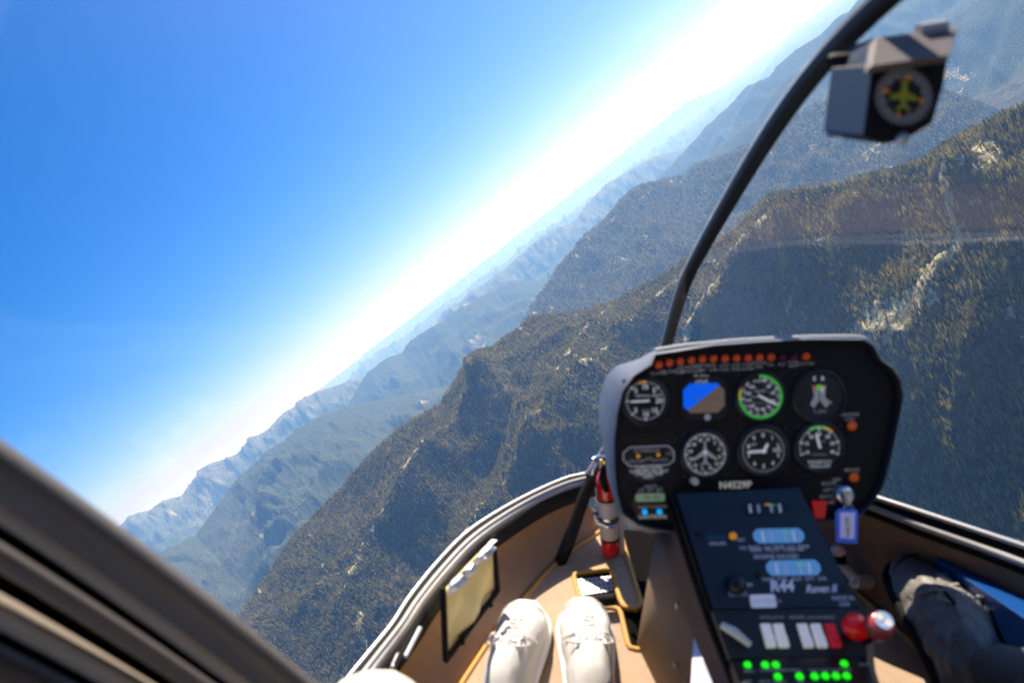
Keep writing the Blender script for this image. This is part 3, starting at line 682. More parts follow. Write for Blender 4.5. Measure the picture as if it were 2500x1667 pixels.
# door frame, lower left, close to the lens: moulded ribs running along the door post
def rib(pa, da, pb, db, wpx_a, wpx_b, th, mi, name, m_, label=None):
    mb = MB(); rows = []
    for t in [i/14 for i in range(15)]:
        x = pa[0]+(pb[0]-pa[0])*t; y = pa[1]+(pb[1]-pa[1])*t; 
        d = 1/((1-t)/da+t/db); w = wpx_a+(wpx_b-wpx_a)*t
        nx, ny = -(pb[1]-pa[1]), (pb[0]-pa[0]); L = math.hypot(nx, ny); nx /= L; ny /= L
        bow = 26*math.sin(t*math.pi)
        row = []
        for k in range(9):
            s_ = k/8; b_ = math.sin(s_*math.pi)**.6
            row.append(hd(x+nx*w*s_+nx*-bow, y+ny*w*s_+ny*-bow, d-th*b_))
        rows.append(row)
    mb.loft(rows, 0); return mb.build(name, m_, heli, label, solid=.003)
E0, E1 = (-330, 850), (940, 1815)
def off(p, o_): 
    nx, ny = -(E1[1]-E0[1]), (E1[0]-E0[0]); L = math.hypot(nx, ny); return (p[0]+nx/L*o_, p[1]+ny/L*o_)
rib(off(E0, 0), .36, off(E1, 0), .52, 140, 74, .012, 0, 'door_post', M['frame'], 'smooth taupe door post with rounded edge')
rib(off(E0, 138), .37, off(E1, 72), .53, 46, 36, .006, 0, 'door_trim', M['beige'])
rib(off(E0, 182), .385, off(E1, 106), .545, 62, 26, -.012, 0, 'door_seal', M['rubber'])
rib(off(E0, 240), .38, off(E1, 128), .54, 70, 32, .008, 0, 'door_trim', M['frame'])
rib(off(E0, 306), .395, off(E1, 156), .55, 82, 34, -.014, 0, 'door_seal', M['rubber'])
rib(off(E0, 384), .385, off(E1, 186), .54, 90, 36, .010, 0, 'door_trim', M['beige'])
rib(off(E0, 468), .40, off(E1, 218), .55, 66, 30, -.012, 0, 'door_seal', M['rubber'])
rib(off(E0, 530), .39, off(E1, 244), .54, 420, 190, .016, 0, 'door_panel', M['frame'])
# glass bubble, two panes meeting at the bow
def pane(sgn, name, lab):
    mb = MB(); rows = []
    for i in range(26):
        zt = -.86+i*(1.30)/25
        row = []
        zz = max(-.95, min(.97, (zt+.53)/.72)); rr_ = math.sqrt(1-zz*zz)
        for j in range(33):
            a = R(90)*j/32*1.0
            row.append(Vector((XC+sgn*(.002+.78*rr_*math.sin(a)**1.0), 1.42*rr_*math.cos(a)**.9 if a < R(89.9) else 0.0, -.53+.72*zz)))
        rows.append(row)
    mb.loft(rows, 0); return mb.build(name, M['glass'] if sgn > 0 else glass_mat(.016), heli, lab)
pane(-1, 'windshield_pane', 'clear left windshield pane with faint dust and reflections')
pane(1, 'windshield_pane', 'clear right windshield pane with faint dust and reflections')
# ------------------------------------------------------------------ carpets
def mat_piece(pix, nm, label, z=FLOOR):
    pts = [hz(x, y, z) for x, y in pix]
    # round the corners a little
    rp = []
    n = len(pts)
    for i in range(n):
        a, b, c = pts[i-1], pts[i], pts[(i+1) % n]; r_ = min(.012, (a-b).length*.3, (c-b).length*.3)
        p0 = b+(a-b).normalized()*r_; p1 = b+(c-b).normalized()*r_
        for t in (0, .5, 1): rp.append((p0*(1-t)+b*t)*(1-t)+(b*(1-t)+p1*t)*t)
    t = empty(nm, Matrix.Translation(pts[0]), label, 'floor mat')
    o_ = pts[0]
    mb = MB(); mb.prism([(p.x-o_.x, p.y-o_.y) for p in rp], -.004, .006, 0); mb.build('carpet', M['tan'], t)
    mb = MB(); lp = [p-o_+Vector((0, 0, .006)) for p in rp]; mb.tube(lp+[lp[0]], .0055, 0, 8, cap=False); mb.build('piping', M['piping'], t)
    return t
mat_piece([(1500, 1282), (1465, 1303), (1384, 1357), (1322, 1417), (1264, 1485), (1195, 1572), (1130, 1672), (1070, 1790), (1418, 1790), (1416, 1470), (1400, 1405), (1493, 1392), (1514, 1468), (1524, 1488), (1557, 1491), (1566, 1477), (1530, 1360), (1512, 1290)],
          'floor_mat', 'tan carpet mat with amber piping under the white sneakers and fire extinguisher')
mat_piece([(1440, 1488), (1513, 1490), (1536, 1590), (1602, 1594), (1655, 1790), (1436, 1790)], 'floor_mat', 'shaded stepped carpet mat right of the white sneakers')
mat_piece([(1940, 1345), (2022, 1400), (2090, 1452), (2170, 1524), (2252, 1601), (2340, 1700), (2420, 1790), (2080, 1790), (2020, 1560)], 'floor_mat', 'tan carpet mat on the pilot side under the black boot')
# perforated pedal plate in the well
t = empty('pedal_plate', Matrix.Translation(hz(1400, 1440, FLOOR+.004)), 'dark perforated metal plate in the opening of the left carpet', 'metal plate')
mb = MB(); a, b, c, d = [hz(*q, FLOOR+.004)-hz(1400, 1440, FLOOR+.004) for q in ((1408, 1455), (1505, 1440), (1497, 1405), (1403, 1414))]
def q4(u, v): return (a*(1-u)+b*u)*(1-v)+(d*(1-u)+c*u)*v
nx, ny = 9, 3
for i in range(nx):
    for j in range(ny):
        cu, cv = (i+.5)/nx, (j+.5)/ny; hw, hh = .5/nx, .5/ny; v = []; 
        for k in range(12):
            an = 2*math.pi*k/12; m_ = max(abs(math.cos(an)), abs(math.sin(an))); v.append(q4(cu+hw*math.cos(an)/m_, cv+hh*math.sin(an)/m_))
        for k in range(12):
            an = 2*math.pi*k/12; v.append(q4(cu+hw*.55*math.cos(an), cv+hh*.6*math.sin(an)))
        mb.add(v, [(k, (k+1) % 12, 12+(k+1) % 12, 12+k) for k in range(12)], 0)
mb.build('perforated_sheet', mat('bare_plate', (.42, .42, .44), .5, .3), t, solid=.0015)
mb = MB(); e_ = hz(1420, 1470, FLOOR+.03)-hz(1400, 1440, FLOOR+.004); g_ = hz(1500, 1462, FLOOR+.03)-hz(1400, 1440, FLOOR+.004); mb.tube([e_, g_], .012, 0, 10); mb.build('pedal_bar', M['rubber'], t)

# ------------------------------------------------------------------ document pouch on the left lining
pq = [hd(1196, 1318, 1.305), hd(1206, 1440, 1.30), hd(1078, 1606, 1.115), hd(1072, 1448, 1.12)]
o_ = pq[0]; t = empty('document_pouch', Matrix.Translation(o_), 'tan document pouch with black frame and crinkled clear plastic on the left lining', 'pouch')
P4 = [p-o_ for p in pq]
def pq4(u, v, l=0):  # u along top, v down
    return (P4[0]*(1-u)+P4[3]*u)*(1-v)+(P4[1]*(1-u)+P4[2]*u)*v + Vector((.9, -.3, .3))*l
mb = MB(); mb.loft([[pq4(u/12, v/10, .004+.006*math.sin(u*.8)*math.sin(v*.5)) for u in range(13)] for v in range(11)], 0); mb.build('pouch_sheet', M['pouch'], t, solid=.003)
for nm, s_, e_ in (('pouch_frame', (0, -.08), (0, 1.02)), ('pouch_frame', (0, 1.02), (1, 1.04)), ('pouch_frame', (1, 1.04), (1, -.08))):
    mb = MB(); mb.tube([pq4(s_[0]+(e_[0]-s_[0])*k/6, s_[1]+(e_[1]-s_[1])*k/6, .008) for k in range(7)], .0055, 0, 8); mb.build(nm, M['rubber'], t)
for u in (.2, .75):
    mb = MB(); mb.tube([pq4(u, 1.03, .01), pq4(u+.01, 1.10, .012)], .006, 0, 8); mb.build('snap', M['rubber'], t)
rd = random.Random(4)
mb = MB(); mb.loft([[pq4(.12+u/14*.86, -.10+v*.035, .014+rd.uniform(0, .016)) for u in range(15)] for v in range(6)], 0, sm=False); mb.build('plastic_film', M['plastic'], t)
t = empty('door_latch', Matrix.Translation(hd(1000, 1570, 1.12)), 'bright metal door latch rods below the left sill', 'latch')
o_ = hd(1000, 1570, 1.12)
for a_, b_ in (((1026, 1532), (990, 1602)), ((972, 1598), (958, 1630))):
    mb = MB(); mb.tube([hd(*a_, 1.13)-o_, hd(*b_, 1.08)-o_], .0038, 0, 8); mb.build('latch_rod', M['sealw'], t)
mb = MB(); mb.tube([hd(1046, 1486, 1.16)-o_, hd(1026, 1518, 1.15)-o_, hd(995, 1570, 1.12)-o_, hd(962, 1640, 1.08)-o_], .007, 0, 8); mb.build('latch_channel', M['rubber'], t)

# ------------------------------------------------------------------ fire extinguisher
eb = hz(1492, 1349, FLOOR+.008)
t = empty('fire_extinguisher', Matrix.Translation(eb), 'small red fire extinguisher with white label standing left of the instrument panel', 'fire extinguisher')
r_ = .0207
mb = MB(); mb.lathe([(0, 0), (r_*.8, 0), (r_, .006), (r_, .178), (r_*.93, .190), (r_*.7, .203), (r_*.42, .212), (r_*.4, .219), (0, .219)], 0, 36); mb.build('cylinder', M['extred'], t)
mb = MB(); mb.lathe([(r_+.0006, .046), (r_+.0006, .088)], 0, 36); mb.lathe([(r_+.0006, .100), (r_+.0006, .141)], 0, 36); mb.build('paper_label', M['extlab'], t)
mb = MB(); mb.lathe([(r_+.0008, .040), (r_+.0008, .046)], 0, 36); mb.lathe([(r_+.0008, .141), (r_+.0008, .146)], 0, 36); mb.build('label_border', M['rubber'], t)
mb = MB(); mb.lathe([(r_+.0022, .088), (r_+.0028, .091), (r_+.0028, .098), (r_+.0022, .101)], 0, 36); mb.build('strap', M['chrome'], t)
mb = MB(); mb.box(-r_-.012, -r_+.002, -.012, .006, .084, .106, 0); mb.tube([(-r_-.010, -.012, .110), (-r_-.004, -.02, .095), (-.004, -r_-.008, .088), (.006, -r_-.004, .086)], .0035, 0, 8); mb.build('strap_buckle', M['chrome'], t, bevel=.001)
mb = MB(); mb.box(.008, r_+.010, -.004, .012, -.004, .125, 0); mb.build('bracket', M['extlab'], t, bevel=.002)
mb = MB(); mb.cyl(0, 0, .215, .237, .011, .009, 0, 20); mb.build('valve', M['brass'], t)
mb = MB(); mb.tube([(.004, 0, .237), (-.010, -.006, .247), (-.024, -.012, .245)], [.004, .005, .004], 0, 8); mb.tube([(-.018, -.012, .233), (-.026, -.014, .223), (-.028, -.014, .211)], .004, 0, 8); mb.build('handle', M['chrome'], t)
mb = MB(); mb.tube([(.010, 0, .227), (.014, -.002, .243), (.008, -.004, .257)], .0045, 0, 8); mb.build('safety_tab', M['extred'], t)
mb = MB(); mb.tube([(-.004, -.012, .225), (-.008, -r_*.8, .200), (-.002, -r_-.002, .172)], [.006, .008, .006], 0, 10); mb.build('nozzle', M['rubber'], t)

# ------------------------------------------------------------------ instrument panel
ps = 1/FPX
PC = hd(1830, 1060, 1.0)
pf = Frame(PC, HI @ Vector((math.cos(R(1.4)), math.sin(R(1.4)), 0)), HI @ Vector((0, 1, 0)))
panel = empty('instrument_panel', pf.m, 'black instrument panel pod with round gauges, screen and row of amber lamps', 'instrument panel')
def P(px, py, lift=0.0): return pf.at(px, py, lift)
face = [(1598, 868), (1740, 846), (1850, 838), (1966, 832), (2098, 833), (2120, 848), (2136, 880), (2165, 900), (2184, 930), (2190, 970), (2178, 1030), (2160, 1113), (2143, 1178), (2116, 1222), (2085, 1248), (2030, 1262), (1950, 1262), (1660, 1288), (1600, 1283), (1556, 1272), (1521, 1246), (1507, 1194), (1502, 1131), (1501, 1078), (1508, 1008), (1521, 955), (1548, 918), (1590, 892)]
def inset(poly, cx, cy, k): return [(cx+(x-cx)*k, cy+(y-cy)*k) for x, y in poly]
fp = [P(*q) for q in face]
cxm = sum(p.x for p in fp)/len(fp); cym = sum(p.y for p in fp)/len(fp)
mb = MB(); mb.prism([(p.x, p.y) for p in fp], -.008, -.0005, 0); mb.build('panel_face', M['face'], panel)
# housing: lofted from the lip back to the nose; silhouette traced at greater depth
sil = [(1604, 852), (1742, 836), (1850, 829), (1966, 822), (2106, 824), (2130, 842), (2147, 874), (2178, 892), (2199, 922), (2205, 965), (2195, 1028), (2178, 1113), (2160, 1183), (2130, 1230), (2098, 1262), (2036, 1285), (1950, 1288), (1657, 1306), (1590, 1303), (1540, 1288), (1508, 1255), (1484, 1166), (1471, 1078), (1461, 1008), (1466, 955), (1479, 920), (1503, 894), (1560, 876)]
lip = [Vector((p.x+(p.x-cxm)*.012, p.y+(p.y-cym)*.018, .012)) for p in fp]
lip2 = [Vector((p.x+(p.x-cxm)*.028, p.y+(p.y-cym)*.034, .004)) for p in fp]
def Pd(px, py, extra): 
    q = HI @ (ray(px, py)*(1.0+extra)); return pf.inv @ q
s1 = [Pd(x, y, .05 if x > 1900 else .07) for x, y in sil]
s2_ = [Pd(1835+(x-1835)*.975, 1065+(y-1065)*.965, .12) for x, y in sil]
s3 = [Pd(1835+(x-1835)*.90, 1065+(y-1065)*.88, .19) for x, y in sil]
s4 = [Pd(1835+(x-1835)*.70, 1085+(y-1085)*.66, .24) for x, y in sil]
mb = MB(); mb.loft([[Vector((p.x, p.y, -.003)) for p in fp], [Vector((p.x, p.y, .010)) for p in fp], lip], 0, close=True); mb.build('lip', M['black'], panel)
mb = MB(); mb.loft([lip, lip2, s1, s2_, s3, s4], 0, close=True); mb.add(s4, [tuple(range(len(s4)))], 0); mb.build('housing', M['housing'], panel)
# pale tube along the glare shield's top edge: the grazing sun's rim painted in
gt = [(1600, 856), (1670, 845), (1742, 838), (1794, 833), (1880, 828), (1966, 824), (2040, 823), (2104, 825), (2128, 842)]
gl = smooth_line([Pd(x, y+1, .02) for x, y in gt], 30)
mb = MB(); mb.tube(gl, .0042, 0, 10, 1.0); mb.build('glareshield_sun_rim', mat('sunlit_glareshield_rim', (.42, .40, .39), .6), panel)
def screws(mb, cx, cy, r, mi, rr=.0028):
    for a in (45, 135, 225, 315): mb.cyl(cx+r*math.cos(R(a)), cy+r*math.sin(R(a)), 0, .0012, rr, rr*.8, mi, 12)
def gauge(px, py, rpx, marks, nm='gauge', label=None, needles=()):
    c = P(px, py); r = rpx*ps; mb = MB()
    # round bezel, recessed dial
    mb.lathe([(r*1.24, 0), (r*1.22, .003), (r*1.10, .0045), (r*1.04, .003), (r*1.03, .0008)], 1, 48, (c.x, c.y))
    mb.disc(c.x, c.y, .0008, r*1.05, 0, 48)
    screws(mb, c.x, c.y, r*1.42, 2)
    mats = [M['dial'], M['bezel'], M['black'], M['white'], M['grey'], M['green'], M['yellow'], M['red'], M['orange'], M['lcd'], M['skyblue'], M['brownscr']]
    marks(mb, c.x, c.y, r)
    o = mb.build(nm, mats, panel, label)
    for (a, L0, L1, w, mi) in needles:
        nb = MB(); ax = Vector((math.sin(R(a)), math.cos(R(a)))); bx = Vector((ax.y, -ax.x))
        q = [(L0, -w*.5), (L0, w*.5), (L1*.8, w*.5), (L1, 0), (L1*.8, -w*.5)]
        nb.prism([(c.x+(ax.x*s_+bx.x*u)*r, c.y+(ax.y*s_+bx.y*u)*r) for s_, u in q], .0028, .0034, 0)
        nb.build('needle', mats[mi], o)
    # domed glass with a soft reflection is left out of the blur; a thin clear cover keeps depth
    return o
def ticks(mb, cx, cy, r, a0, a1, n, l0, l1, w, mi, z=.0014):
    for i in range(n):
        a = R(a0+(a1-a0)*i/max(1, n-1)); sx, sy = math.sin(a), math.cos(a)
        bx, by = sy*w*r/2, -sx*w*r/2
        mb.add([(cx+sx*l0*r+bx, cy+sy*l0*r+by, z), (cx+sx*l0*r-bx, cy+sy*l0*r-by, z), (cx+sx*l1*r-bx, cy+sy*l1*r-by, z), (cx+sx*l1*r+bx, cy+sy*l1*r+by, z)], [(0, 1, 2, 3)], mi)
def nums(mb, cx, cy, r, lst, rad, size, mi=3):
    for a, s_ in lst: put_text(mb, s_, cx+math.sin(R(a))*rad*r, cy+math.cos(R(a))*rad*r, .0015, size*r, mi, bold=.0002)
def arc(mb, cx, cy, r, a0, a1, ri, ro, mi): mb.disc(cx, cy, .0013, ro*r, mi, 60, ri*r, a0, a1)
# vertical speed
def g_vsi(mb, x, y, r):
    ticks(mb, x, y, r, 100, 440, 41, .86, .97, .03, 3); ticks(mb, x, y, r, 90, 450, 9, .78, .97, .05, 3)
    nums(mb, x, y, r, [(0, '10'), (42, '5'), (-42, '5'), (180, '10'), (225, '5'), (138, '15'), (92, '20')], .66, .34)
    put_text(mb, 'VERTICAL SPEED', x+.15*r, y+.24*r, .0015, .17*r, 3); put_text(mb, '100 FT PER MIN', x+.15*r, y-.45*r, .0015, .11*r, 4)
    mb.disc(x, y, .0014, .98*r, 8, 40, .86*r, -18, 4)
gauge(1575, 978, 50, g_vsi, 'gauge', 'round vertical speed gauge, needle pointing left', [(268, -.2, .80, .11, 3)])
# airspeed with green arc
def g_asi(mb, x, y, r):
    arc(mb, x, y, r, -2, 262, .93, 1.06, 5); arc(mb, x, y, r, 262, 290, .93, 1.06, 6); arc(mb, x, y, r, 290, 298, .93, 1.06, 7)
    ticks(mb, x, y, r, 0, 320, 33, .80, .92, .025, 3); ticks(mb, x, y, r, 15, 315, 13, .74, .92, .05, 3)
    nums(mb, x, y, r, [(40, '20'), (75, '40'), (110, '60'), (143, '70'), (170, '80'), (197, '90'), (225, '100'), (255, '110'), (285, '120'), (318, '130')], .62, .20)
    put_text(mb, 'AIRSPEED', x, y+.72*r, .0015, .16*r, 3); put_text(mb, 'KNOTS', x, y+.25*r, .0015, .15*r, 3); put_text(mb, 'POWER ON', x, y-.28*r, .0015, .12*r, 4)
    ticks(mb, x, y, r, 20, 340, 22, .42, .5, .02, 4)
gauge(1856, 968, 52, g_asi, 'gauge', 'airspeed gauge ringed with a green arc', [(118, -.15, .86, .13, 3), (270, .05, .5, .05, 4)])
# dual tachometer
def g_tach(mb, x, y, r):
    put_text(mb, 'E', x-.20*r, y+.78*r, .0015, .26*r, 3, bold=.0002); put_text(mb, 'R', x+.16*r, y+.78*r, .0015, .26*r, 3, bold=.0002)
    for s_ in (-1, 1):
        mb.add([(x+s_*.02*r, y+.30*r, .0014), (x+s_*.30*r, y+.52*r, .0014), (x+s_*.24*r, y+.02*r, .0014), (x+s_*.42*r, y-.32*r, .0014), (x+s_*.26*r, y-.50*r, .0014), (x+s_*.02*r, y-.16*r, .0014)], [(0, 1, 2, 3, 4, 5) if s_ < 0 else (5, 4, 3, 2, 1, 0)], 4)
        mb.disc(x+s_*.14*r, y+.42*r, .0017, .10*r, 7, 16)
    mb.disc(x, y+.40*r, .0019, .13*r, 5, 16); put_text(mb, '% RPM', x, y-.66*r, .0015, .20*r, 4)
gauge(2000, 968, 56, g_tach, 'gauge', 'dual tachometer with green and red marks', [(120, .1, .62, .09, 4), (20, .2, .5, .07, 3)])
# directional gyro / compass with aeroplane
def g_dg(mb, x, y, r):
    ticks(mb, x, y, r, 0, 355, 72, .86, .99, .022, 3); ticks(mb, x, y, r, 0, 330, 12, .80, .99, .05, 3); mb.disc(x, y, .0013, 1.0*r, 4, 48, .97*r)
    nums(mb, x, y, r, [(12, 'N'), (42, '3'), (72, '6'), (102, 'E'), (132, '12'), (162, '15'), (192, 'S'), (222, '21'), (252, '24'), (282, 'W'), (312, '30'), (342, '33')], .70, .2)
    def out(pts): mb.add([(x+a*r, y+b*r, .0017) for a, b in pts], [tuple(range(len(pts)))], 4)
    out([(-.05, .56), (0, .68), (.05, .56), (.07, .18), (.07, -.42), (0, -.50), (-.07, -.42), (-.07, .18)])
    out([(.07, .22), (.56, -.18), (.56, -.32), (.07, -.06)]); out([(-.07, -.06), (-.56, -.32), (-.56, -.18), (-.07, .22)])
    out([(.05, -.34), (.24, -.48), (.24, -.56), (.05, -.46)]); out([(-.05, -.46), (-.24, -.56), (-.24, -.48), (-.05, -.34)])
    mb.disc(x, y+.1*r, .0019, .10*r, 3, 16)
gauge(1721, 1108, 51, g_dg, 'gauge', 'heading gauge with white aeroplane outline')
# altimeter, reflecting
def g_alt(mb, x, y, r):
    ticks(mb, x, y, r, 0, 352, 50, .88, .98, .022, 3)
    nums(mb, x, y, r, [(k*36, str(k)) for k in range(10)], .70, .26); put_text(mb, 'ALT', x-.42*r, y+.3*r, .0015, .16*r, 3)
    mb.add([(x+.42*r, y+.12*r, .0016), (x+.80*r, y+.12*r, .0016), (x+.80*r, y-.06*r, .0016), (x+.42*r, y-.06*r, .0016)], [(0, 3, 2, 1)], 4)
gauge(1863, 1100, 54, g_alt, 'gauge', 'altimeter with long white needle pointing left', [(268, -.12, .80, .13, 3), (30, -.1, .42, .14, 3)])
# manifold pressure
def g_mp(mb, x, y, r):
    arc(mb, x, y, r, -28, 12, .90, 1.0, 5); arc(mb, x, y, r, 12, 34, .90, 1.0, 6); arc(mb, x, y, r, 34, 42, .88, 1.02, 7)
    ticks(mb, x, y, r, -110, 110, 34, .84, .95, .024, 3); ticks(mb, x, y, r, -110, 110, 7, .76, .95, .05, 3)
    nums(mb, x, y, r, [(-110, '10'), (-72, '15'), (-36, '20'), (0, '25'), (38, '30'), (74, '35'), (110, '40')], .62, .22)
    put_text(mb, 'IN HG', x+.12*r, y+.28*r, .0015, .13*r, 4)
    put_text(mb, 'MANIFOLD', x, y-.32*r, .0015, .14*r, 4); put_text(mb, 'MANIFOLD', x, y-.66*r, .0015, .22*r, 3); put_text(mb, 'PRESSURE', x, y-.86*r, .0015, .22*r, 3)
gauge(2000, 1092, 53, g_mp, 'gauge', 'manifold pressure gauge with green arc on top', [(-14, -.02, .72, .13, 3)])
PM = [M['dial'], M['bezel'], M['black'], M['white'], M['grey'], M['green'], M['yellow'], M['red'], M['orange'], M['lcd'], M['skyblue'], M['brownscr'], M['lcdink'], M['btn']]
# attitude screen: blue sky above a tilted brown ground
def oct_(x0, x1, y0, y1, c): return [(x0+c, y0), (x1-c, y0), (x1, y0+c), (x1, y1-c), (x1-c, y1), (x0+c, y1), (x0, y1-c), (x0, y0+c)]
c = P(1717, 971); w, h = 50*ps, 36*ps
mb = MB(); mb.prism(oct_(c.x-w*1.14, c.x+w*1.14, c.y-h*1.5, c.y+h*1.45, .010), 0, .003, 1)
sc_o = mb.build('attitude_display', [M['bezel'], M['bezel']], panel, 'attitude display with blue sky over tilted brown ground')
poly = oct_(-w, w, -h, h, .010)
def clip(poly, nx, ny, k):
    out = []
    for i in range(len(poly)):
        a, b = poly[i], poly[(i+1) % len(poly)]; da, db = a[0]*nx+a[1]*ny-k, b[0]*nx+b[1]*ny-k
        if da >= 0: out.append(a)
        if da*db < 0: t_ = da/(da-db); out.append((a[0]+(b[0]-a[0])*t_, a[1]+(b[1]-a[1])*t_))
    return out
nx_, ny_ = -math.sin(R(37)), math.cos(R(37))
mb = MB(); mb.prism([(c.x+a, c.y+b) for a, b in clip(poly, nx_, ny_, .0005)], .003, .0036, 0); mb.build('screen_sky', M['skyblue'], sc_o)
mb = MB(); mb.prism([(c.x+a, c.y+b) for a, b in clip(poly, -nx_, -ny_, -.0002)], .003, .0036, 0); mb.build('screen_ground', M['brownscr'], sc_o)
mb = MB(); mb.box(c.x-w*.62, c.x-w*.18, c.y-.0006, c.y+.0006, .0037, .0040, 0); mb.box(c.x+w*.3, c.x+w*.7, c.y-.0006, c.y+.0006, .0037, .0040, 0); mb.build('screen_wings', mat('olive_mark', (.25, .28, .06), .5), sc_o)
mb = MB(); q = P(1727, 1018, .003); mb.disc(q.x, q.y, .0040, 8*ps, 4, 20); q = P(1712, 920); put_text(mb, 'TURN', q.x, q.y, .0015, .0085, 3); q = P(1713, 932); put_text(mb, 'LEVEL', q.x, q.y, .0034, .0085, 3); mb.build('screen_lettering', PM, sc_o)
# caution lamps
lx = [1608, 1634, 1660, 1687, 1714, 1741, 1769, 1797, 1825, 1853, 1881, 1909, 1936, 1966]
names = ['CLUTCH', 'MR TEMP', 'MR\nCHIP', 'CARBON\nMONOXIDE', 'STARTER\nON', 'TR\nCHIP', 'LOW\nFUEL', 'AUX\nFUEL', 'FUEL\nFILTER', 'ENGINE\nFIRE', 'OIL', 'ALT', 'LOW\nRPM', 'GOV OFF']
for i, x in enumerate(lx):
    t_ = i/13; y = 888-12*min(1, i/4)-6*max(0, (i-4))/9+(2 if i == 0 else 0)
    q = P(x, y); off_ = i in (11, 12); lm = MB(); rr = (9.5 if not off_ else 8.0)*ps
    lm.lathe([(rr*1.2, 0), (rr*1.2, .003), (rr*1.0, .0035)], 1, 24, (q.x, q.y)); lm.lathe([(rr, .003), (rr*.86, .0062), (rr*.5, .0082), (.0001, .0088)], 0, 24, (q.x, q.y))
    lm.build('caution_lamp', [M['lampoff'] if off_ else M['lamp'], M['bezel']], panel)
    mb = MB(); q = P(x, y+22-(4 if i > 8 else 0)); put_text(mb, names[i], q.x, q.y, .0006, .0062, 0); mb.build('lamp_lettering', M['grey'], panel)
for (x, y, txt, ty) in ((2077, 1038, 'ENGINE\nFIRE', 1018), (2082, 1163, 'BRAKE', 1147)):
    q = P(x, y); lm = MB(); rr = 12*ps; lm.lathe([(rr*1.15, 0), (rr*1.1, .003), (rr, .004)], 1, 24, (q.x, q.y)); lm.lathe([(rr, .003), (rr*.8, .007), (.0001, .009)], 0, 24, (q.x, q.y))
    lm.build('caution_lamp', [mat('dim_amber_lamp', (.6, .12, .01), .3, emit=(1, .14, .0), estr=.05), M['bezel']], panel)
    mb = MB(); q = P(x-2, ty); put_text(mb, txt, q.x, q.y, .0006, .0075, 0); mb.build('lamp_lettering', M['grey'], panel)
# slot and governor unit, left column
q0, q1 = P(1517, 1058), P(1652, 1083)
mb = MB(); mb.prism([(a, b) for a, b in [(P(*z).x, P(*z).y) for z in ((1516, 1066), (1530, 1057), (1643, 1055), (1654, 1075), (1645, 1083), (1524, 1085))]], -.0003, .0008, 0); mb.build('panel_slot', M['dial'], panel)
mb = MB()
hx_ = [(P(*z).x, P(*z).y) for z in ((1521, 1105), (1536, 1091), (1630, 1087), (1644, 1100), (1644, 1122), (1630, 1133), (1537, 1137), (1521, 1122))]
mb.prism(hx_, 0, .003, 1)
for i in range(8): mb.tube([(*hx_[i], .003), (*hx_[(i+1) % 8], .003)], .0011, 4, 6)
cc = P(1584, 1128); mb.disc(cc.x, cc.y, .0005, 52*ps, 1, 40)
for x, y, s_, z in ((1578, 1099, 'GOVERNOR', .007), (1553, 1125, 'ON-OFF', .007), (1583, 1119, 'OFF', .006), (1610, 1122, 'ON-TEST', .006), (1633, 1106, 'ON', .006)):
    q = P(x, y); put_text(mb, s_, q.x, q.y, .0036, z, 4)
for x, y in ((1557, 1112), (1606, 1109)): q = P(x, y); mb.disc(q.x, q.y, .0037, 5*ps, 8, 16)
for i, (s_, y, z) in enumerate((('CAUTION', 1140, .0085), ('CARBURETOR HEAT', 1149, .0062), ('CARB AIR TEMP', 1156, .0058), ('ASSIST', 1163, .0058))):
    q = P(1583, y); put_text(mb, s_, q.x, q.y, .0036, z, 3)
mb.build('trim_indicator', PM, panel, 'eight sided grey framed indicator with lettering below')
# clock / voltmeter
cc = P(1587, 1223); mb = MB(); mb.lathe([(46*ps, 0), (45*ps, .003), (40*ps, .003)], 1, 40, (cc.x, cc.y)); mb.disc(cc.x, cc.y, .0028, 42*ps, 0, 40); screws(mb, cc.x, cc.y, 52*ps, 0, .003)
a, b = P(1551, 1223), P(1621, 1202); mb.prism(oct_(a.x, b.x, a.y, b.y, .002), .003, .0042, 9)
for k in range(6): x_ = a.x+(b.x-a.x)*(.30+.11*k); put_text(mb, '18:42'[k % 5], x_, (a.y+b.y)/2, .0044, .009, 12)
for s_, x, y, z, mi in (('VOLTS', 1587, 1186, .006, 4), ('LT  FT  ET', 1587, 1196, .008, 4), ('SELECT', 1571, 1236, .0055, 4), ('CONTROL', 1610, 1235, .0055, 4), ('DAVTRON', 1592, 1260, .0085, 3)):
    q = P(x, y); put_text(mb, s_, q.x, q.y, .0036, z, mi)
for x, y in ((1573, 1248), (1609, 1247)): q = P(x, y); mb.lathe([(7*ps, .003), (6.4*ps, .006), (.0001, .0066)], 13, 20, (q.x, q.y))
mb.build('clock', PM, panel, 'digital clock with green display and two blue buttons')
# registration and small marks
mb = MB(); q = P(1795, 1184); put_text(mb, 'N4529P', q.x, q.y, .0006, .0145, 0, bold=.0004); mb.build('registration_lettering', mat('cream_lettering', (.75, .70, .58), .5, emit=(.7, .65, .5), estr=.12), panel)
mb = MB(); q = P(1693, 1172); mb.cyl(q.x, q.y, 0, .012, .0055, .005, 0, 16); mb.build('set_knob', M['grey'], panel)
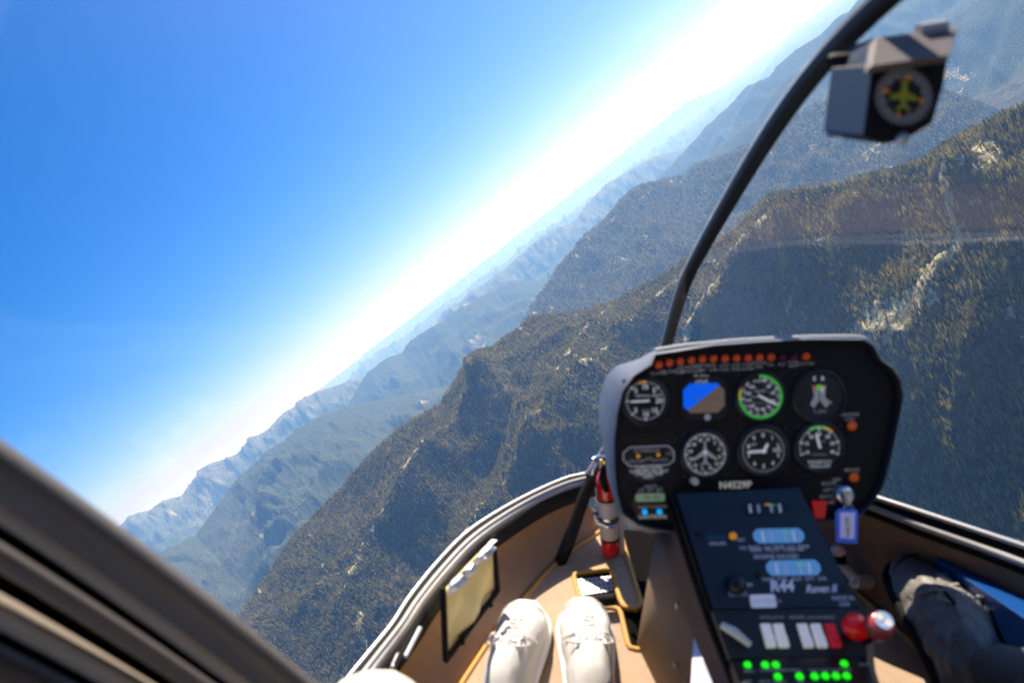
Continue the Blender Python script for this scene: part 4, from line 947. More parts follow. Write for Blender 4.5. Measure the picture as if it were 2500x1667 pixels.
# ignition switch, key and tag
kc = P(2056, 1206)
mb = MB(); mb.lathe([(28*ps, 0), (27*ps, .003), (23*ps, .009), (19*ps, .012), (12*ps, .012), (.0001, .011)], 0, 32, (kc.x, kc.y)); mb.build('ignition_switch', M['chrome'], panel)
mb = MB()
for s_, x, y in (('OFF', 2042, 1171), ('RIGHT', 2024, 1180), ('LEFT', 2022, 1196), ('BOTH', 2018, 1212), ('START', 2026, 1226)):
    q = P(x, y); put_text(mb, s_, q.x, q.y, .0006, .0075, 0)
mb.build('ignition_lettering', M['grey'], panel)
rt = P(1997, 1244); mb = MB(); mb.prism([(P(*z).x, P(*z).y) for z in ((1978, 1220), (2014, 1219), (2009, 1268), (1988, 1269))], .001, .006, 0); mb.build('red_guard', M['redk'], panel, bevel=.0015)

# key with blue tag, hanging from the ignition switch
kt = empty('key_tag', pf.m @ Matrix.Translation((kc.x, kc.y, .012)), 'blue key tag with lavender card hanging from the ignition switch', 'key tag')
def K(px, py, l=0.012): v = P(px, py, l); return Vector((v.x-kc.x, v.y-kc.y, v.z-.012))
mb = MB(); mb.prism([(v.x, v.y) for v in (K(2054, 1200), K(2062, 1200), K(2071, 1232), K(2064, 1234))], .001, .005, 0); mb.build('key', M['alu'], kt)
mb = MB(); ctr = K(2068, 1236); mb.tube([(ctr.x+.006*math.cos(a*.52), ctr.y+.006*math.sin(a*.52), .003) for a in range(13)], .0008, 0, 6); mb.build('key_ring', M['chrome'], kt)
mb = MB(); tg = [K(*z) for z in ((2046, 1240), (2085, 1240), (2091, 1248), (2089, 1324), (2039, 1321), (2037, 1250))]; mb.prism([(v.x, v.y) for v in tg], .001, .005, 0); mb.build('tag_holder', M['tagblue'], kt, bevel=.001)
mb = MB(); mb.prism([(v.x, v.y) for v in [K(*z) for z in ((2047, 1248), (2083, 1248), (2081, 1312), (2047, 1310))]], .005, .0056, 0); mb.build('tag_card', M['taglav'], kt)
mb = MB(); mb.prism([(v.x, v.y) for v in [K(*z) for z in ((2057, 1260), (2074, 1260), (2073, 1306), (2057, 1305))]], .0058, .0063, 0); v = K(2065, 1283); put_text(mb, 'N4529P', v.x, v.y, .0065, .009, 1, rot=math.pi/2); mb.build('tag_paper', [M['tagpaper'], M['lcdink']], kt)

# ------------------------------------------------------------------ centre console
TL, TR_, BL = hd(1652, 1205, .972), hd(1950, 1190, .972), hd(1742, 1486, .905)
BR = hd(2096, 1479, .905)
cf = Frame(BL, BR-BL, TL-BL)
cons = empty('center_console', cf.m, 'sloping centre console with dark blue plate, rocker switches and green lit radio panel', 'console')
def C(px, py, l=0.0): return cf.at(px, py, l)
def c2(px, py): v = C(px, py); return (v.x, v.y)
CMs = [M['plate'], M['black'], M['lavender'], M['cluster'], M['clusterdark'], M['white'], M['label'], M['green'], M['lampoff'], M['orange']]
mb = MB(); mb.prism([c2(1652, 1205), c2(1952, 1190), c2(2096, 1479), c2(1742, 1486)], -.004, 0, 0); mb.build('gauge_plate', M['plate'], cons, bevel=.0015)
mb = MB(); mb.prism([c2(1644, 1206), c2(1957, 1190), c2(2104, 1484), c2(1736, 1492)], -.016, -.0045, 0); mb.build('plate_rim', M['rubber'], cons)
def window(cx0, cy0, cx1, cy1, mi, nm, lab=None):
    # parallelogram window traced on the plate: (left-top) (right-bottom) with lean of the plate
    a = C(cx0, cy0); b = C(cx1, cy1); w = (b.x-a.x); 
    mb = MB(); mb.prism(oct_(min(a.x, b.x), max(a.x, b.x), min(a.y, b.y), max(a.y, b.y), .006), 0, .0012, mi)
    xa, xb, ya, yb = min(a.x, b.x), max(a.x, b.x), min(a.y, b.y), max(a.y, b.y); W, H = xb-xa, yb-ya
    for k, u in enumerate((.17, .34, .60, .78)):
        mb.box(xa+W*u, xa+W*u+.0016, ya+H*.12, ya+H*.8, .0013, .0018, 5 if k in (0, 3) else 2)
        for j in range(5): mb.box(xa+W*u+.002, xa+W*u+.0042, ya+H*(.2+.14*j), ya+H*(.2+.14*j)+.0005, .0013, .0018, 2)
    mb.box(xa+W*.56, xa+W*.72, ya+H*.66, ya+H*.74, .0019, .0023, 7)
    if mi == 4: mb.box(xa+W*.5, xa+W*.6, ya+H*.7, ya+H*.85, .0019, .0023, 9)
    return mb.build(nm, CMs, cons, lab)
window(1806, 1226, 1930, 1254, 4, 'gauge_window', 'dark gauge window at the top of the console')
window(1836, 1291, 1966, 1324, 3, 'gauge_window', 'upper gauge window coloured bright blue as reflected sky')
window(1868, 1368, 2006, 1403, 3, 'gauge_window', 'lower gauge window coloured bright blue as reflected sky')
mb = MB(); a, b = C(1724, 1306), C(1774, 1318); mb.prism(oct_(a.x, b.x, min(a.y, b.y), max(a.y, b.y), .001), 0, .001, 0); mb.build('hour_meter', mat('teal_window', (.01, .08, .13), .3), cons)
q = C(1789, 1308); mb = MB(); mb.lathe([(.0052, 0), (.005, .004), (.0001, .006)], 0, 20, (q.x, q.y)); mb.build('small_lamp', M['orange'], cons)
mb = MB()
for s_, x, y, z in (('HOURS', 1752, 1327, .007), ('TEST', 1808, 1318, .006), ('OIL PRESS  OIL TEMP  CYL TEMP', 1890, 1336, .0068), ('AMPS  VOLTS  CARB AIR', 1897, 1342, .0068), ('ENGINE GAUGES', 1895, 1358, .008),
                    ('MAIN  FUEL  AUX  QTY  GAL', 1940, 1413, .0068), ('TRIM', 1822, 1428, .0075), ('LIGHTS', 1802, 1450, .0075), ('MADE IN\nUSA', 2060, 1467, .0075)):
    q = C(x, y); put_text(mb, s_, q.x, q.y, .0006, z, 0)
mb.build('plate_lettering', M['lavender'], cons); mb = MB(); q = C(1908, 1431); put_text(mb, 'R44', q.x, q.y, .0006, .019, 0, bold=.0007, wide=1.05, shear=.12); mb.build('number_lettering', M['lavender'], cons); mb = MB(); q = C(2003, 1437); put_text(mb, 'Raven II', q.x, q.y, .0006, .0138, 0, shear=.35, bold=.0003, wide=.92)
mb.build('script_lettering', M['lavender'], cons)
mb = MB(); a, b = C(1830, 1451), C(1908, 1482); mb.prism(oct_(a.x-.0005, b.x-.006, min(a.y, b.y), max(a.y, b.y), .002), 0, .0008, 0); q = C(1872, 1467); put_text(mb, 'NO SMOKING', q.x, q.y, .001, .006, 1); mb.build('placard', [M['label'], M['grey']], cons)
q = C(1796, 1428); mb = MB(); mb.lathe([(.013, 0), (.0125, .010), (.010, .014), (.0001, .014)], 0, 24, (q.x, q.y)); mb.build('light_knob', M['bezel'], cons)
for x, y in ((1706, 1305), (1851, 1403), (2062, 1436)): q = C(x, y); mb = MB(); mb.cyl(q.x, q.y, 0, .0015, .0048, .004, 0, 14); mb.build('screw', M['bezel'], cons)
# switch panel (steeper) and radio panel
SL, SR, SB = hd(1742, 1488, .905), hd(2098, 1481, .905), hd(1786, 1598, .865)
sf = Frame(SL, SR-SL, SL-SB)
rel = cf.inv @ sf.m
def sub(name): 
    o = bpy.data.objects.new(name, None); COL.objects.link(o); o.parent = cons; o.matrix_local = rel; return o
def S(px, py, l=0.0): return sf.at(px, py, l)
def s2d(px, py): v = S(px, py); return (v.x, v.y)
def in_cons(mb, name, mats, label=None, bevel=0, parent=None):
    me = mb.mesh(name); me.transform(rel); o = link(name, me, mats, parent or cons, label)
    if bevel: q = o.modifiers.new('b', 'BEVEL'); q.width = bevel; q.segments = 2; q.limit_method = 'ANGLE'
    return o
mb = MB(); mb.prism([s2d(1738, 1489), s2d(2104, 1482), s2d(2118, 1600), s2d(1782, 1606)], -.012, 0, 0); spo = in_cons(mb, 'switch_panel', M['black'], 'black panel with white rocker switches', .0015)
for (x0, x1, kind) in ((1870, 1897, 'breaker'), (1901, 1930, 'breaker'), (1960, 1987, 'breaker'), (1993, 2021, 'breaker'), (2027, 2051, 'redsw')):
    a0_, b0_ = S(x0-14, 1524), S(x0+11, 1524); a1_, b1_ = S(x0-2, 1583), S(x0+26, 1583)
    w = b0_.x-a0_.x; mb = MB(); xx = (a0_.x+a1_.x)/2
    mb.box(xx, xx+w, a1_.y, a0_.y, .0, .005, 0); mb.box(xx+.0006, xx+w-.0006, a1_.y+.0006, (a1_.y+a0_.y)/2, .005, .008, 0)
    in_cons(mb, 'rocker_switch', M[kind], None, .0014, spo)
mb = MB()
for s_, x in (('GOV', 1872, ), ('CLUTCH', 1900), ('MASTER', 1952), ('ALT', 1986), ('AVIONICS', 2020)):
    q = S(x-6, 1507); put_text(mb, s_, q.x, q.y, .0006, .0056, 0)
in_cons(mb, 'switch_lettering', M['grey'], None, 0, spo)
for x, y, r_, m_ in ((2072, 1550, .0165, 'redk'),):
    q = S(x, y); mb = MB(); mb.cyl(q.x, q.y, 0, .016, .007, .007, 1, 16); mb.lathe([(.008, .014), (r_*.8, .018), (r_, .026), (r_*.92, .034), (r_*.6, .040), (.0001, .042)], 0, 32, (q.x, q.y)); in_cons(mb, 'mixture_knob', [M[m_], M['bezel']], 'round red mixture knob')
q = S(2112, 1562); mb = MB(); mb.cyl(q.x+.002, q.y, .0, .04, .006, .006, 2, 16); mb.lathe([(.008, .030), (.015, .036), (.0172, .046), (.016, .056), (.011, .062), (.0001, .064)], 0, 32, (q.x, q.y)); mb.disc(q.x, q.y, .0645, .011, 1, 24)
mb.disc(q.x-.004, q.y+.004, .0650, .0045, 3, 16); mb.disc(q.x+.004, q.y-.004, .0650, .0045, 3, 16)
in_cons(mb, 'trim_knob', [mat('pink_red_knob', (.42, .05, .06), .3, coat=.4), mat('pale_blue_cap', (.30, .42, .62), .3), M['bezel'], mat('cream_cap_mark', (.8, .68, .55), .4)], 'pinkish knob with blue and white cap')
mb = MB(); a, b = S(1760, 1530), S(1828, 1580); mb.tube([(a.x, a.y, .006), (a.x*.6+b.x*.4, a.y*.6+b.y*.4, .012), (b.x, b.y, .008)], [.0045, .006, .004], 0, 10); in_cons(mb, 'toggle_lever', M['pedalm'])
RL, RR_, RB = hd(1786, 1608, .862), hd(2112, 1600, .862), hd(1812, 1700, .80)
rf_ = Frame(RL, RR_-RL, RL-RB); rel2 = cf.inv @ rf_.m
def A_(px, py, l=0.0): return rf_.at(px, py, l)
mb = MB(); mb.prism([(A_(*z).x, A_(*z).y) for z in ((1784, 1609), (2114, 1601), (2200, 1860), (1880, 1870))], -.03, 0, 0)
me = mb.mesh('radio_panel'); me.transform(rel2); rpo = link('radio_panel', me, M['dial'], cons, 'dark radio panel with green lit buttons')
def in_rad(mb, name, mats, parent=rpo): me = mb.mesh(name); me.transform(rel2); return link(name, me, mats, parent)
for x, y in ((1825, 1624), (1868, 1624), (1894, 1624), (2061, 1621), (1899, 1653), (1952, 1652), (1989, 1652), (2015, 1651), (2041, 1651), (2067, 1651), (1845, 1684), (1910, 1684), (1962, 1683), (1998, 1683)):
    q = A_(x, y); mb = MB(); mb.lathe([(.0046, 0), (.0046, .002), (.003, .0042), (.0001, .005)], 0, 18, (q.x, q.y)); in_rad(mb, 'indicator_light', M['led'])
mb = MB()
for s_, x, y in (('SPKR', 1829, 1639), ('COM1', 1871, 1636), ('COM2', 1899, 1636), ('COM3', 1926, 1636), ('TEL', 1949, 1636), ('NAV', 1987, 1636), ('ADF', 2013, 1636), ('DME', 2040, 1636), ('MKR', 2067, 1635), ('AUX', 2110, 1622), ('MIC', 1826, 1664), ('SPLIT', 1868, 1664), ('PILOT', 1905, 1665), ('ICS', 1956, 1664)):
    q = A_(x, y); put_text(mb, s_, q.x, q.y, .0006, .0062, 0)
in_rad(mb, 'radio_lettering', M['grey'])
# console body: sides down to the floor
def ch(v): return v   # heli coords
xl = .262
def cv(p): return cf.inv @ p
edge = [hd(1642, 1212, .992), hd(1736, 1492, .915), hd(1782, 1608, .875), hd(1880, 1870, .74)]
edge_r = [hd(1960, 1197, .992), hd(2104, 1484, .915), hd(2120, 1604, .875), hd(2210, 1860, .74)]
n_ = 10
el_ = smooth_line(edge, n_); er_ = smooth_line(edge_r, n_)
dn = Vector((0, 0, -.013))
def to_floor(p, k, dx): q = p.copy(); z_ = -.9+0*k; return Vector((p.x+dx*(1), p.y+.02, FLOOR))
mb = MB()
top = [cv(p+dn) for p in el_]; rows = [top]
for t_ in (.12, .14, .5, 1.0): rows.append([cv(Vector((p.x-.004-.012*(t_ > .13)-.03*t_, p.y+.14*t_, (p.z-.012)*(1-t_)+FLOOR*t_))) for p in el_])
mb.loft(rows, 0); mb.build('console_side', mat('console_brown_shaded', (.12, .07, .04), .7, bump=.4, bscale=300, var=.2), cons, 'brown left side of the console with rivets, shade put into its colour', solid=.004)  # darker brown than the right side: its shade is painted in
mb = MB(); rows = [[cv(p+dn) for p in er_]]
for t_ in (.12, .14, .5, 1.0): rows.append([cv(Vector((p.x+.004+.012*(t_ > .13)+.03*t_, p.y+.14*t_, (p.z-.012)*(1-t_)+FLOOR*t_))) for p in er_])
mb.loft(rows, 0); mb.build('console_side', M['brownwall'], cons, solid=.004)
for k, t_ in ((2, .18), (4, .17), (6, .2), (8, .2), (5, .5), (3, .52)):
    p = el_[k]; p2 = cv(Vector((p.x-.019-.03*t_, p.y+.14*t_, (p.z-.012)*(1-t_)+FLOOR*t_))); mb = MB(); mb.tube([p2, p2+(HELW.to_3x3().inverted() @ HELW.to_3x3()) @ (cf.inv.to_3x3() @ Vector((-.004, 0, 0)))], .0042, 0, 10); mb.build('rivet', M['alu'], cons)
mb = MB(); mb.tube([p for p in [cv(q+Vector((-.003, 0, -.012))) for q in el_]], .006, 0, 8); mb.build('console_edge', M['rubber'], cons)
mb = MB(); mb.loft([[cv(p+Vector((0, .012, -.014))) for p in el_], [cv(p+Vector((0, .012, -.014))) for p in er_]], 0); mb.build('console_top', M['rubber'], cons)
# folded white paper tucked beside the console
pp_ = [hd(1694, 1556, .88), hd(1686, 1700, .80), hd(1752, 1700, .80), hd(1716, 1610, .84)]
mb = MB(); mb.add([p-pp_[0] for p in pp_], [(0, 1, 2, 3)], 0)
o = mb.build('folded_paper', M['paper'], None, None, solid=.001); o.matrix_world = HELW @ Matrix.Translation(pp_[0])
o['label'] = 'narrow white folded paper sticking up beside the left of the console'; o['category'] = 'paper'

# ------------------------------------------------------------------ magnetic compass on the bow
cmf = Frame(hd(2215, 240, .58), HI @ Vector((math.cos(R(4.5)), math.sin(R(4.5)), 0)), HI @ Vector((-.12, 1, 0)))
cmp_ = empty('magnetic_compass', cmf.m, 'magnetic compass with yellow aeroplane dial hanging on the windshield bow', 'compass')
def Q(px, py, l=0.0): return cmf.at(px, py, l)
fc = [(2130, 158), (2316, 133), (2307, 201), (2277, 302), (2212, 342), (2160, 352), (2108, 332)]
p_ = [Q(*z) for z in fc]
def Qd(px, py, d): return cmf.inv @ hd(px, py, d)
back = []
for x, y in fc:
    k = .885; back.append(Qd(1250+(x-1250)*k, 226+(y-226)*k, .58/k))
mb = MB(); mb.add([Vector((p.x, p.y, 0)) for p in p_]+back, [tuple(range(7))[::-1]]+[(i, (i+1) % 7, 7+(i+1) % 7, 7+i) for i in range(7)]+[tuple(range(7, 14))], 0)
mb.mi[7] = 1; mb.build('compass_case', [M['cmpblack'], M['cmpblue']], cmp_, bevel=.0015)  # left face of the black case takes the painted blue shade
# side block in front of the case side, coloured with its bluish shade
sb = [(2034, 190), (2126, 164), (2106, 330), (2016, 336)]
mb = MB(); v = [Qd(2034, 192, .650), Qd(2130, 166, .583), Qd(2108, 332, .583), Qd(2016, 336, .650)]; v2 = [Qd(2044, 196, .66), Qd(2136, 170, .6), Qd(2114, 330, .6), Qd(2026, 334, .66)]
mb.add(v+v2, [(0, 1, 2, 3), (4, 7, 6, 5), (0, 4, 5, 1), (1, 5, 6, 2), (2, 6, 7, 3), (3, 7, 4, 0)], 0); mb.build('compass_side', M['cmpblue'], cmp_, bevel=.001)
# hood
hv = [Qd(2138, 92, .60), Qd(2340, 66, .60), Qd(2322, 135, .565), Qd(2127, 162, .565)]; hv2 = [p+Vector((0, -.002, -.012)) for p in hv]
mb = MB(); mb.add(hv+hv2, [(3, 2, 1, 0), (4, 5, 6, 7), (0, 1, 5, 4), (1, 2, 6, 5), (2, 3, 7, 6), (3, 0, 4, 7)], 0); mb.build('compass_hood', M['cmpgrey'], cmp_, bevel=.001)
mb = MB(); v = [Qd(2078, 112, .66), Qd(2138, 92, .61), Qd(2128, 160, .60), Qd(2066, 168, .65)]; v2 = [p+Vector((0, 0, -.02)) for p in v]
mb.add(v+v2, [(3, 2, 1, 0), (4, 5, 6, 7), (0, 1, 5, 4), (1, 2, 6, 5), (2, 3, 7, 6), (3, 0, 4, 7)], 0); mb.build('compass_bracket', M['cmpblue'], cmp_)
mb = MB(); mb.tube([Qd(2075, 150, .66), Qd(2045, 150, .665), Qd(2030, 152, .67)], .008, 0, 10); mb.build('mount_arm', M['cmpblack'], cmp_)
mb = MB(); q = Qd(2275, 74, .60); mb.tube([q+Vector((-.012, 0, 0)), q+Vector((.012, .002, 0))], .006, 0, 12); mb.build('hood_screw', M['extlab'], cmp_)
cc = Q(2203, 238); r = 72*.58/FPX
mb = MB(); mb.disc(cc.x, cc.y, .0016, r, 0, 48); ticks(mb, cc.x, cc.y, r, 5, 365, 31, .66, .97, .05, 1, .002)
for a, s_ in ((20, 'N'), (110, 'E'), (200, 'S'), (290, 'W')): put_text(mb, s_, cc.x+math.sin(R(a))*.62*r, cc.y+math.cos(R(a))*.62*r, .0021, .26*r, 3)
for a in range(12):
    if a % 3: put_text(mb, str(a*3), cc.x+math.sin(R(20+a*30))*.64*r, cc.y+math.cos(R(20+a*30))*.64*r, .0021, .17*r, 1)
def pl(pts):
    c_, s_ = math.cos(R(-8)), math.sin(R(-8)); mb.add([(cc.x+(a*c_-b*s_)*r, cc.y+(a*s_+b*c_)*r, .0024) for a, b in pts], [tuple(range(len(pts)))], 2)
pl([(-.08, .50), (0, .66), (.08, .50), (.12, .1), (.08, -.40), (-.08, -.40), (-.12, .1)]); pl([(.1, .16), (.46, .0), (.46, -.14), (.1, -.10)]); pl([(-.1, -.10), (-.46, -.14), (-.46, .0), (-.1, .16)])
pl([(.06, -.28), (.24, -.38), (.24, -.48), (.06, -.42)]); pl([(-.06, -.42), (-.24, -.48), (-.24, -.38), (-.06, -.28)])
mb.build('compass_card', [M['dial'], mat('compass_tick', (.36, .34, .35), .5, emit=(.4, .38, .38), estr=.06), M['cmpyellow'], M['orange']], cmp_)
mb = MB(); q = Q(2205, 338, .003); mb.lathe([(.0048, 0), (.0045, .004), (.0001, .006)], 0, 16, (q.x, q.y)); mb.build('adjusting_screw', M['alu'], cmp_)

# ------------------------------------------------------------------ pedal and blue case, pilot side
o_ = hd(2093, 1415, 1.30); t = empty('anti_torque_pedal', Matrix.Translation(o_), 'cream painted pedal tube with pink capped peg in front of the black boot', 'pedal')
mb = MB(); mb.tube([hd(2030, 1340, 1.34)-o_, hd(2052, 1375, 1.33)-o_, hd(2092, 1416, 1.30)-o_], [.008, .009, .011], 0, 12); mb.tube([hd(2085, 1418, 1.30)-o_, hd(2120, 1420, 1.31)-o_, hd(2190, 1424, 1.34)-o_], [.0135, .0145, .0145], 0, 14); mb.build('pedal_tube', M['pedalm'], t)
mb = MB(); mb.tube([hd(2050, 1352, 1.315)-o_, hd(2054, 1374, 1.315)-o_], .010, 0, 12); mb.build('peg_neck', M['rubber'], t)
bm = bmesh.new(); bmesh.ops.create_uvsphere(bm, u_segments=20, v_segments=12, radius=.0135); me = bpy.data.meshes.new('peg_cap'); bm.to_mesh(me); bm.free()
me.transform(Matrix.Translation(hd(2047, 1344, 1.305)-o_) @ Matrix.Diagonal((1, 1, .7, 1))); link('peg_cap', me, M['pinkcap'], t, smooth=True)
# blue case
cs = [hd(2305, 1346, 1.22), hd(2640, 1545, .96), hd(2640, 1604, .90), hd(2283, 1362, 1.17), hd(2262, 1396, 1.185), hd(2480, 1760, .93)]
o_ = cs[3]; t = empty('blue_case', Matrix.Translation(o_), 'glossy navy blue case with pale lettering lying beside the black boot', 'case')
V_ = [p-o_ for p in cs]
dn_ = (V_[5]-V_[4]).normalized(); a, b, c_, d_ = V_[0], V_[1], V_[2], V_[3]
lowL = V_[4]; far_ = (c_-d_)
ax_ = far_.normalized(); up_ = (a-d_); fr = (V_[5]-lowL); 
e1 = d_+Vector((0, -.02, -.16)); e2 = c_+Vector((0, -.02, -.16)); e3 = b+Vector((0, .0, -.16)); e4 = a+Vector((0, 0, -.16))
mb = MB(); mb.add([d_, c_, e2, e1, e4, e3, a, b], [(0, 1, 2, 3), (0, 3, 4, 6), (1, 7, 5, 2), (6, 4, 5, 7), (3, 2, 5, 4)], 0); mb.build('case_body', M['bluecase'], t, bevel=.004)
mb = MB(); lift_ = Vector((0, 0, .0015)); mb.add([d_+lift_, c_+lift_, b+lift_, a+lift_, d_, c_, b, a], [(0, 1, 2, 3), (0, 4, 5, 1), (1, 5, 6, 2), (2, 6, 7, 3), (3, 7, 4, 0)], 0); mb.build('case_lid', M['bluetop'], t, bevel=.001)
mb = MB()
n3 = ax_.cross(a-d_).normalized()
if n3.z < 0: n3 = -n3
yv = n3.cross(ax_)
v, f = text_mesh('RECHARGEABLE BATTERY PACK 28V', .017, 'LEFT')
base = d_*.5+a*.5+ax_*.05+n3*.003
mb.add([base+ax_*p[0]+yv*p[1] for p in v], f, 0)
fn = ax_.cross(e1-d_).normalized(); fn = fn if fn.y < 0 else -fn
dv = (e1-d_).normalized()
for k, (u, w_, hgt) in enumerate(((.035, .004, .05), (.05, .004, .06), (.075, .004, .05), (.22, .006, .05), (.235, .004, .045), (.25, .004, .05), (.268, .005, .04))):
    p0 = d_+ax_*u+dv*.025+fn*.004; mb.add([p0, p0+ax_*w_, p0+ax_*w_+dv*hgt, p0+dv*hgt], [(0, 1, 2, 3)], 0)
mb.build('case_lettering', mat('pale_blue_print', (.25, .33, .5), .5), t)
# ------------------------------------------------------------------ people
def shoe(name, parent, toe, heel, up, width, mats, sole_m, lace_m, dark=False, lean=0.0):
    "low shoe: lofted upper, separate sole, tongue, laces; toe and heel in parent space"
    toe = Vector(toe); heel = Vector(heel); ax = (toe-heel); L = ax.length; ax.normalize(); up = Vector(up); up = (up-up.dot(ax)*ax).normalized(); sd = ax.cross(up)
    if lean: up = (up+sd*lean).normalized(); sd = ax.cross(up)
    def pt(s, x, z): return heel+ax*(s*L)+sd*x+up*z
    W = [(0, .34, .02), (.03, .62, .055), (.12, .76, .085), (.25, .78, .098), (.38, .80, .094), (.5, .86, .082), (.62, .95, .069), (.74, 1.0, .057), (.84, .96, .050), (.92, .80, .043), (.97, .56, .034), (1.0, .22, .022)]
    k = L/.30; mb = MB(); rows = []
    N_ = 20
    for s, w, h in W:
        row = []
        for j in range(N_):
            a = math.pi*j/(N_-1); cxp = math.cos(a); sz = math.sin(a)
            row.append(pt(s, cxp*abs(cxp)**-.25*w*width*.5 if abs(cxp) > 1e-6 else 0, .018*k+h*k*(sz**.75)))
        rows.append(row)
    mb.loft(rows, 0); mb.add(rows[0], [tuple(range(N_))], 0); mb.add(rows[-1], [tuple(range(N_))[::-1]], 0)
    o = mb.build(name, mats, parent, sub=2)
    mb = MB(); rows = []
    for s, w, h in W:
        s_ = -.01+s*1.025; w2 = w*1.05+.05
        rows.append([pt(s_, -w2*width*.5, .02*k), pt(s_, -w2*width*.52, .010*k), pt(s_, -w2*width*.5, 0), pt(s_, w2*width*.5, 0), pt(s_, w2*width*.52, .010*k), pt(s_, w2*width*.5, .02*k), pt(s_, w2*width*.46, .026*k), pt(s_, -w2*width*.46, .026*k)])
    mb.loft(rows, 0, close=True); mb.add(rows[0], [tuple(range(8))], 0); mb.add(rows[-1], [tuple(range(8))[::-1]], 0); mb.build('sole', sole_m, o, sub=1)
    tx = bpy.data.textures.new(name+'_creases', 'CLOUDS'); tx.noise_scale = .03 if not dark else .022; tx.noise_depth = 3
    dm = o.modifiers.new('creases', 'DISPLACE'); dm.texture = tx; dm.strength = .005 if not dark else .012; dm.mid_level = .5; dm.texture_coords = 'LOCAL'
    # toe cap seam and eyelet stays
    mb = MB()
    seam = [pt(.80+.07*math.sin(math.pi*j/10), math.cos(math.pi*j/10)*.47*width, .018*k+(.053*math.sin(math.pi*j/10)**.75+.0015)*k) for j in range(11)]
    mb.tube(seam, .0015*k, 0, 6)
    for sg in (-1, 1): mb.tube([pt(.70-.36*q/8, sg*width*(.14+.10*q/8), .018*k+(.058+.040*q/8)*k*(.95)) for q in range(9)], .0026*k, 0, 6)
    mb.build('seam', sole_m, o)
    mb = MB()
    for q in range(6):
        s = .66-.058*q; z = (.0675+.0052*q)*k+.016*k; w_ = width*(.16+.012*q)
        sg = 1 if q % 2 else -1
        mb.tube([pt(s, -w_, z-.008*k), pt(s+.012*sg, -w_*.4, z+.003*k), pt(s-.012*sg, w_*.4, z+.003*k), pt(s, w_, z-.008*k)], .0028*k, 0, 8, .6)
    s = .36; z = .112*k
    for sg in (-1, 1):
        mb.tube([pt(s, 0, z), pt(s+.05, sg*.014*k, z+.004*k), pt(s+.09, sg*.030*k, z-.006*k), pt(s+.04, sg*.040*k, z-.014*k), pt(s-.0, sg*.026*k, z-.006*k), pt(s, 0, z)], .0024*k, 0, 6)
        mb.tube([pt(s, 0, z), pt(s+.12, sg*.030*k, z-.018*k), pt(s+.17, sg*.045*k, z-.045*k)], .0022*k, 0, 6)
    mb.build('laces', lace_m, o)
    return o
def leg_mesh(name, chains, mats, parent):
    "one continuous body grown from joints: chains = list of [(point, radius), ...] starting at the pelvis"
    verts = []; edges = []; rad = []
    for ch_ in chains:
        prev = None
        for p, r_ in ch_:
            hit = [i for i, v in enumerate(verts) if (Vector(v)-Vector(p)).length < 1e-4]
            if hit: i = hit[0]
            else: verts.append(tuple(p)); rad.append(r_); i = len(verts)-1
            if prev is not None and prev != i: edges.append((prev, i))
            prev = i
    me = bpy.data.meshes.new(name); me.from_pydata(verts, edges, []); me.update(); me.materials.append(mats)
    o = bpy.data.objects.new(name, me); COL.objects.link(o)
    if parent: o.parent = parent
    sk = o.modifiers.new('skin', 'SKIN'); sk.use_smooth_shade = True
    for i, sv in enumerate(me.skin_vertices[0].data):
        q = rad[i]; sv.radius = (q, q) if not isinstance(q, tuple) else q; sv.use_root = (i == 0)
    sb_ = o.modifiers.new('sub', 'SUBSURF'); sb_.levels = 2; sb_.render_levels = 2
    tx = bpy.data.textures.new(name+'_folds', 'CLOUDS'); tx.noise_scale = .05; tx.noise_depth = 2
    dm = o.modifiers.new('folds', 'DISPLACE'); dm.texture = tx; dm.strength = .012; dm.mid_level = .5; dm.texture_coords = 'LOCAL'
    return o
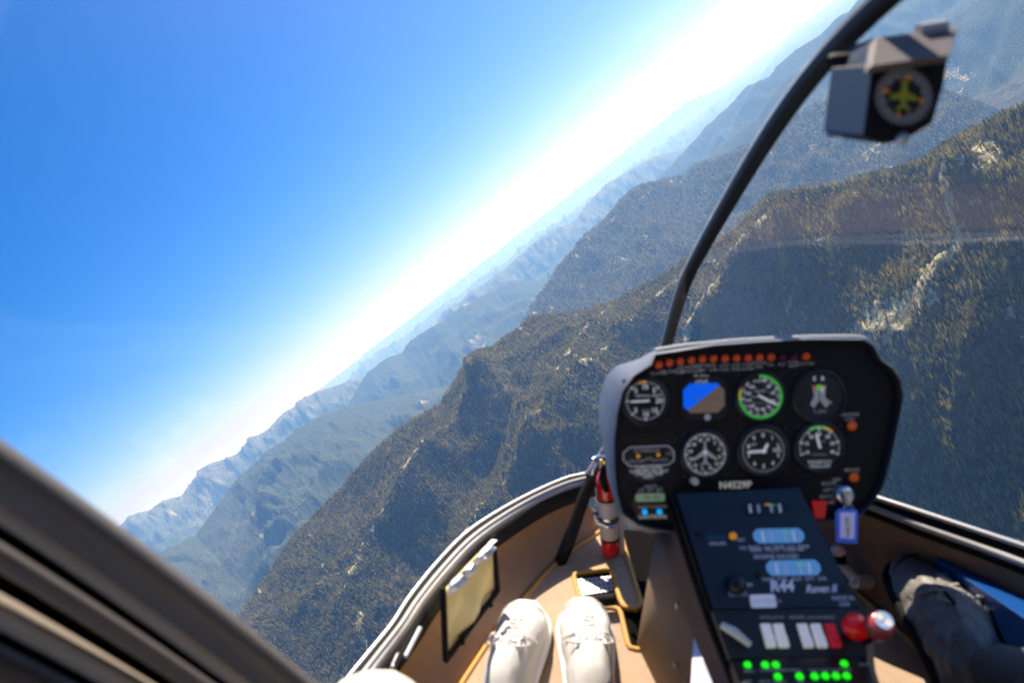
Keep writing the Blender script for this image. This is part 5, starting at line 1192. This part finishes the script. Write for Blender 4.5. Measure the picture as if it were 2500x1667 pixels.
# passenger: the photographer's own legs and feet (head and hands are behind the lens)
pas = empty('person', Matrix.Translation((0, 0, 0)), 'seated passenger in cream trousers and white lace-up sneakers, feet on the left mat', 'person')
fz = FLOOR+.008
tL, tR = hz(1291, 1482, fz+.02), hz(1420, 1476, fz+.02); tL.z = tR.z = fz
dirL = Vector((-.20, -1, 0)).normalized(); dirR = Vector((-.04, -1, 0)).normalized()
hL, hR = tL+dirL*.285, tR+dirR*.285
shoe('sneaker', pas, tL, hL, (0, 0, 1), .098, M['shoe'], M['sole'], M['lace'])
shoe('sneaker', pas, tR, hR, (.12, 0, 1), .098, M['shoe'], M['sole'], M['lace'])
kneeL = hd(905, 1748, .74); kneeR = hd(1540, 1990, .72)
aL = hL-dirL*.005+Vector((0, 0, .075)); aR = hR-dirR*.005+Vector((0, 0, .075))
pel = Vector((.0, -.34, -.62)); hipL = Vector((-.11, -.32, -.64)); hipR = Vector((.11, -.32, -.64))
leg_mesh('body', [[(pel, .13), (hipL, .10), (hipL*.5+kneeL*.5, .085), (kneeL+Vector((0, -.03, 0)), .072), (kneeL, .066), (kneeL*.5+aL*.5+Vector((0, -.07, -.03)), .050), (aL, .036)],
                  [(pel, .13), (hipR, .10), (hipR*.5+kneeR*.5, .085), (kneeR+Vector((0, -.03, 0)), .072), (kneeR, .066), (kneeR*.5+aR*.5+Vector((0, -.07, -.03)), .050), (aR, .036)],
                  [(pel, .13), (Vector((0, -.36, -.45)), .14), (Vector((0, -.36, -.30)), .15), (Vector((0, -.34, -.20)), .06)]], M['trouser'], pas)
# pilot: boot on the pedal, denim leg
pil = empty('person', Matrix.Translation((0, 0, 0)), 'pilot with grey jeans and black laced boot resting by the pedal at right', 'person')
toe, heel = hd(2212, 1392, 1.27), hd(2368, 1745, 1.0)
upv = HI @ Vector((.05, .75, .62))
bo = shoe('boot', pil, toe, heel, upv, .108, M['boot'], M['rubber'], M['bootl'], dark=True)
cuff = heel+(toe-heel).normalized()*.045+upv.normalized()*.07
kneeP = Vector((.74, .42, -.66))
hipP = Vector((.62, -.32, -.64)); pelP = Vector((.72, -.36, -.62)); hip2 = Vector((.84, -.32, -.64)); knee2 = Vector((.93, .12, -.62)); ank2 = Vector((.92, .30, -1.02))
leg_mesh('body', [[(pelP, .13), (hipP, .10), (hipP*.5+kneeP*.5, .085), (kneeP, .072), (kneeP*.55+cuff*.45, .062), (kneeP*.15+cuff*.85, .046), (cuff, .043)],
                  [(pelP, .13), (hip2, .10), (hip2*.5+knee2*.5, .085), (knee2, .07), (ank2, .05)],
                  [(pelP, .13), (Vector((.72, -.38, -.45)), .14), (Vector((.72, -.38, -.22)), .15), (Vector((.72, -.36, -.02)), .07), (Vector((.72, -.35, .06)), .085), (Vector((.72, -.34, .16)), .08)]], M['denim'], pil)
bpy.context.view_layer.update()
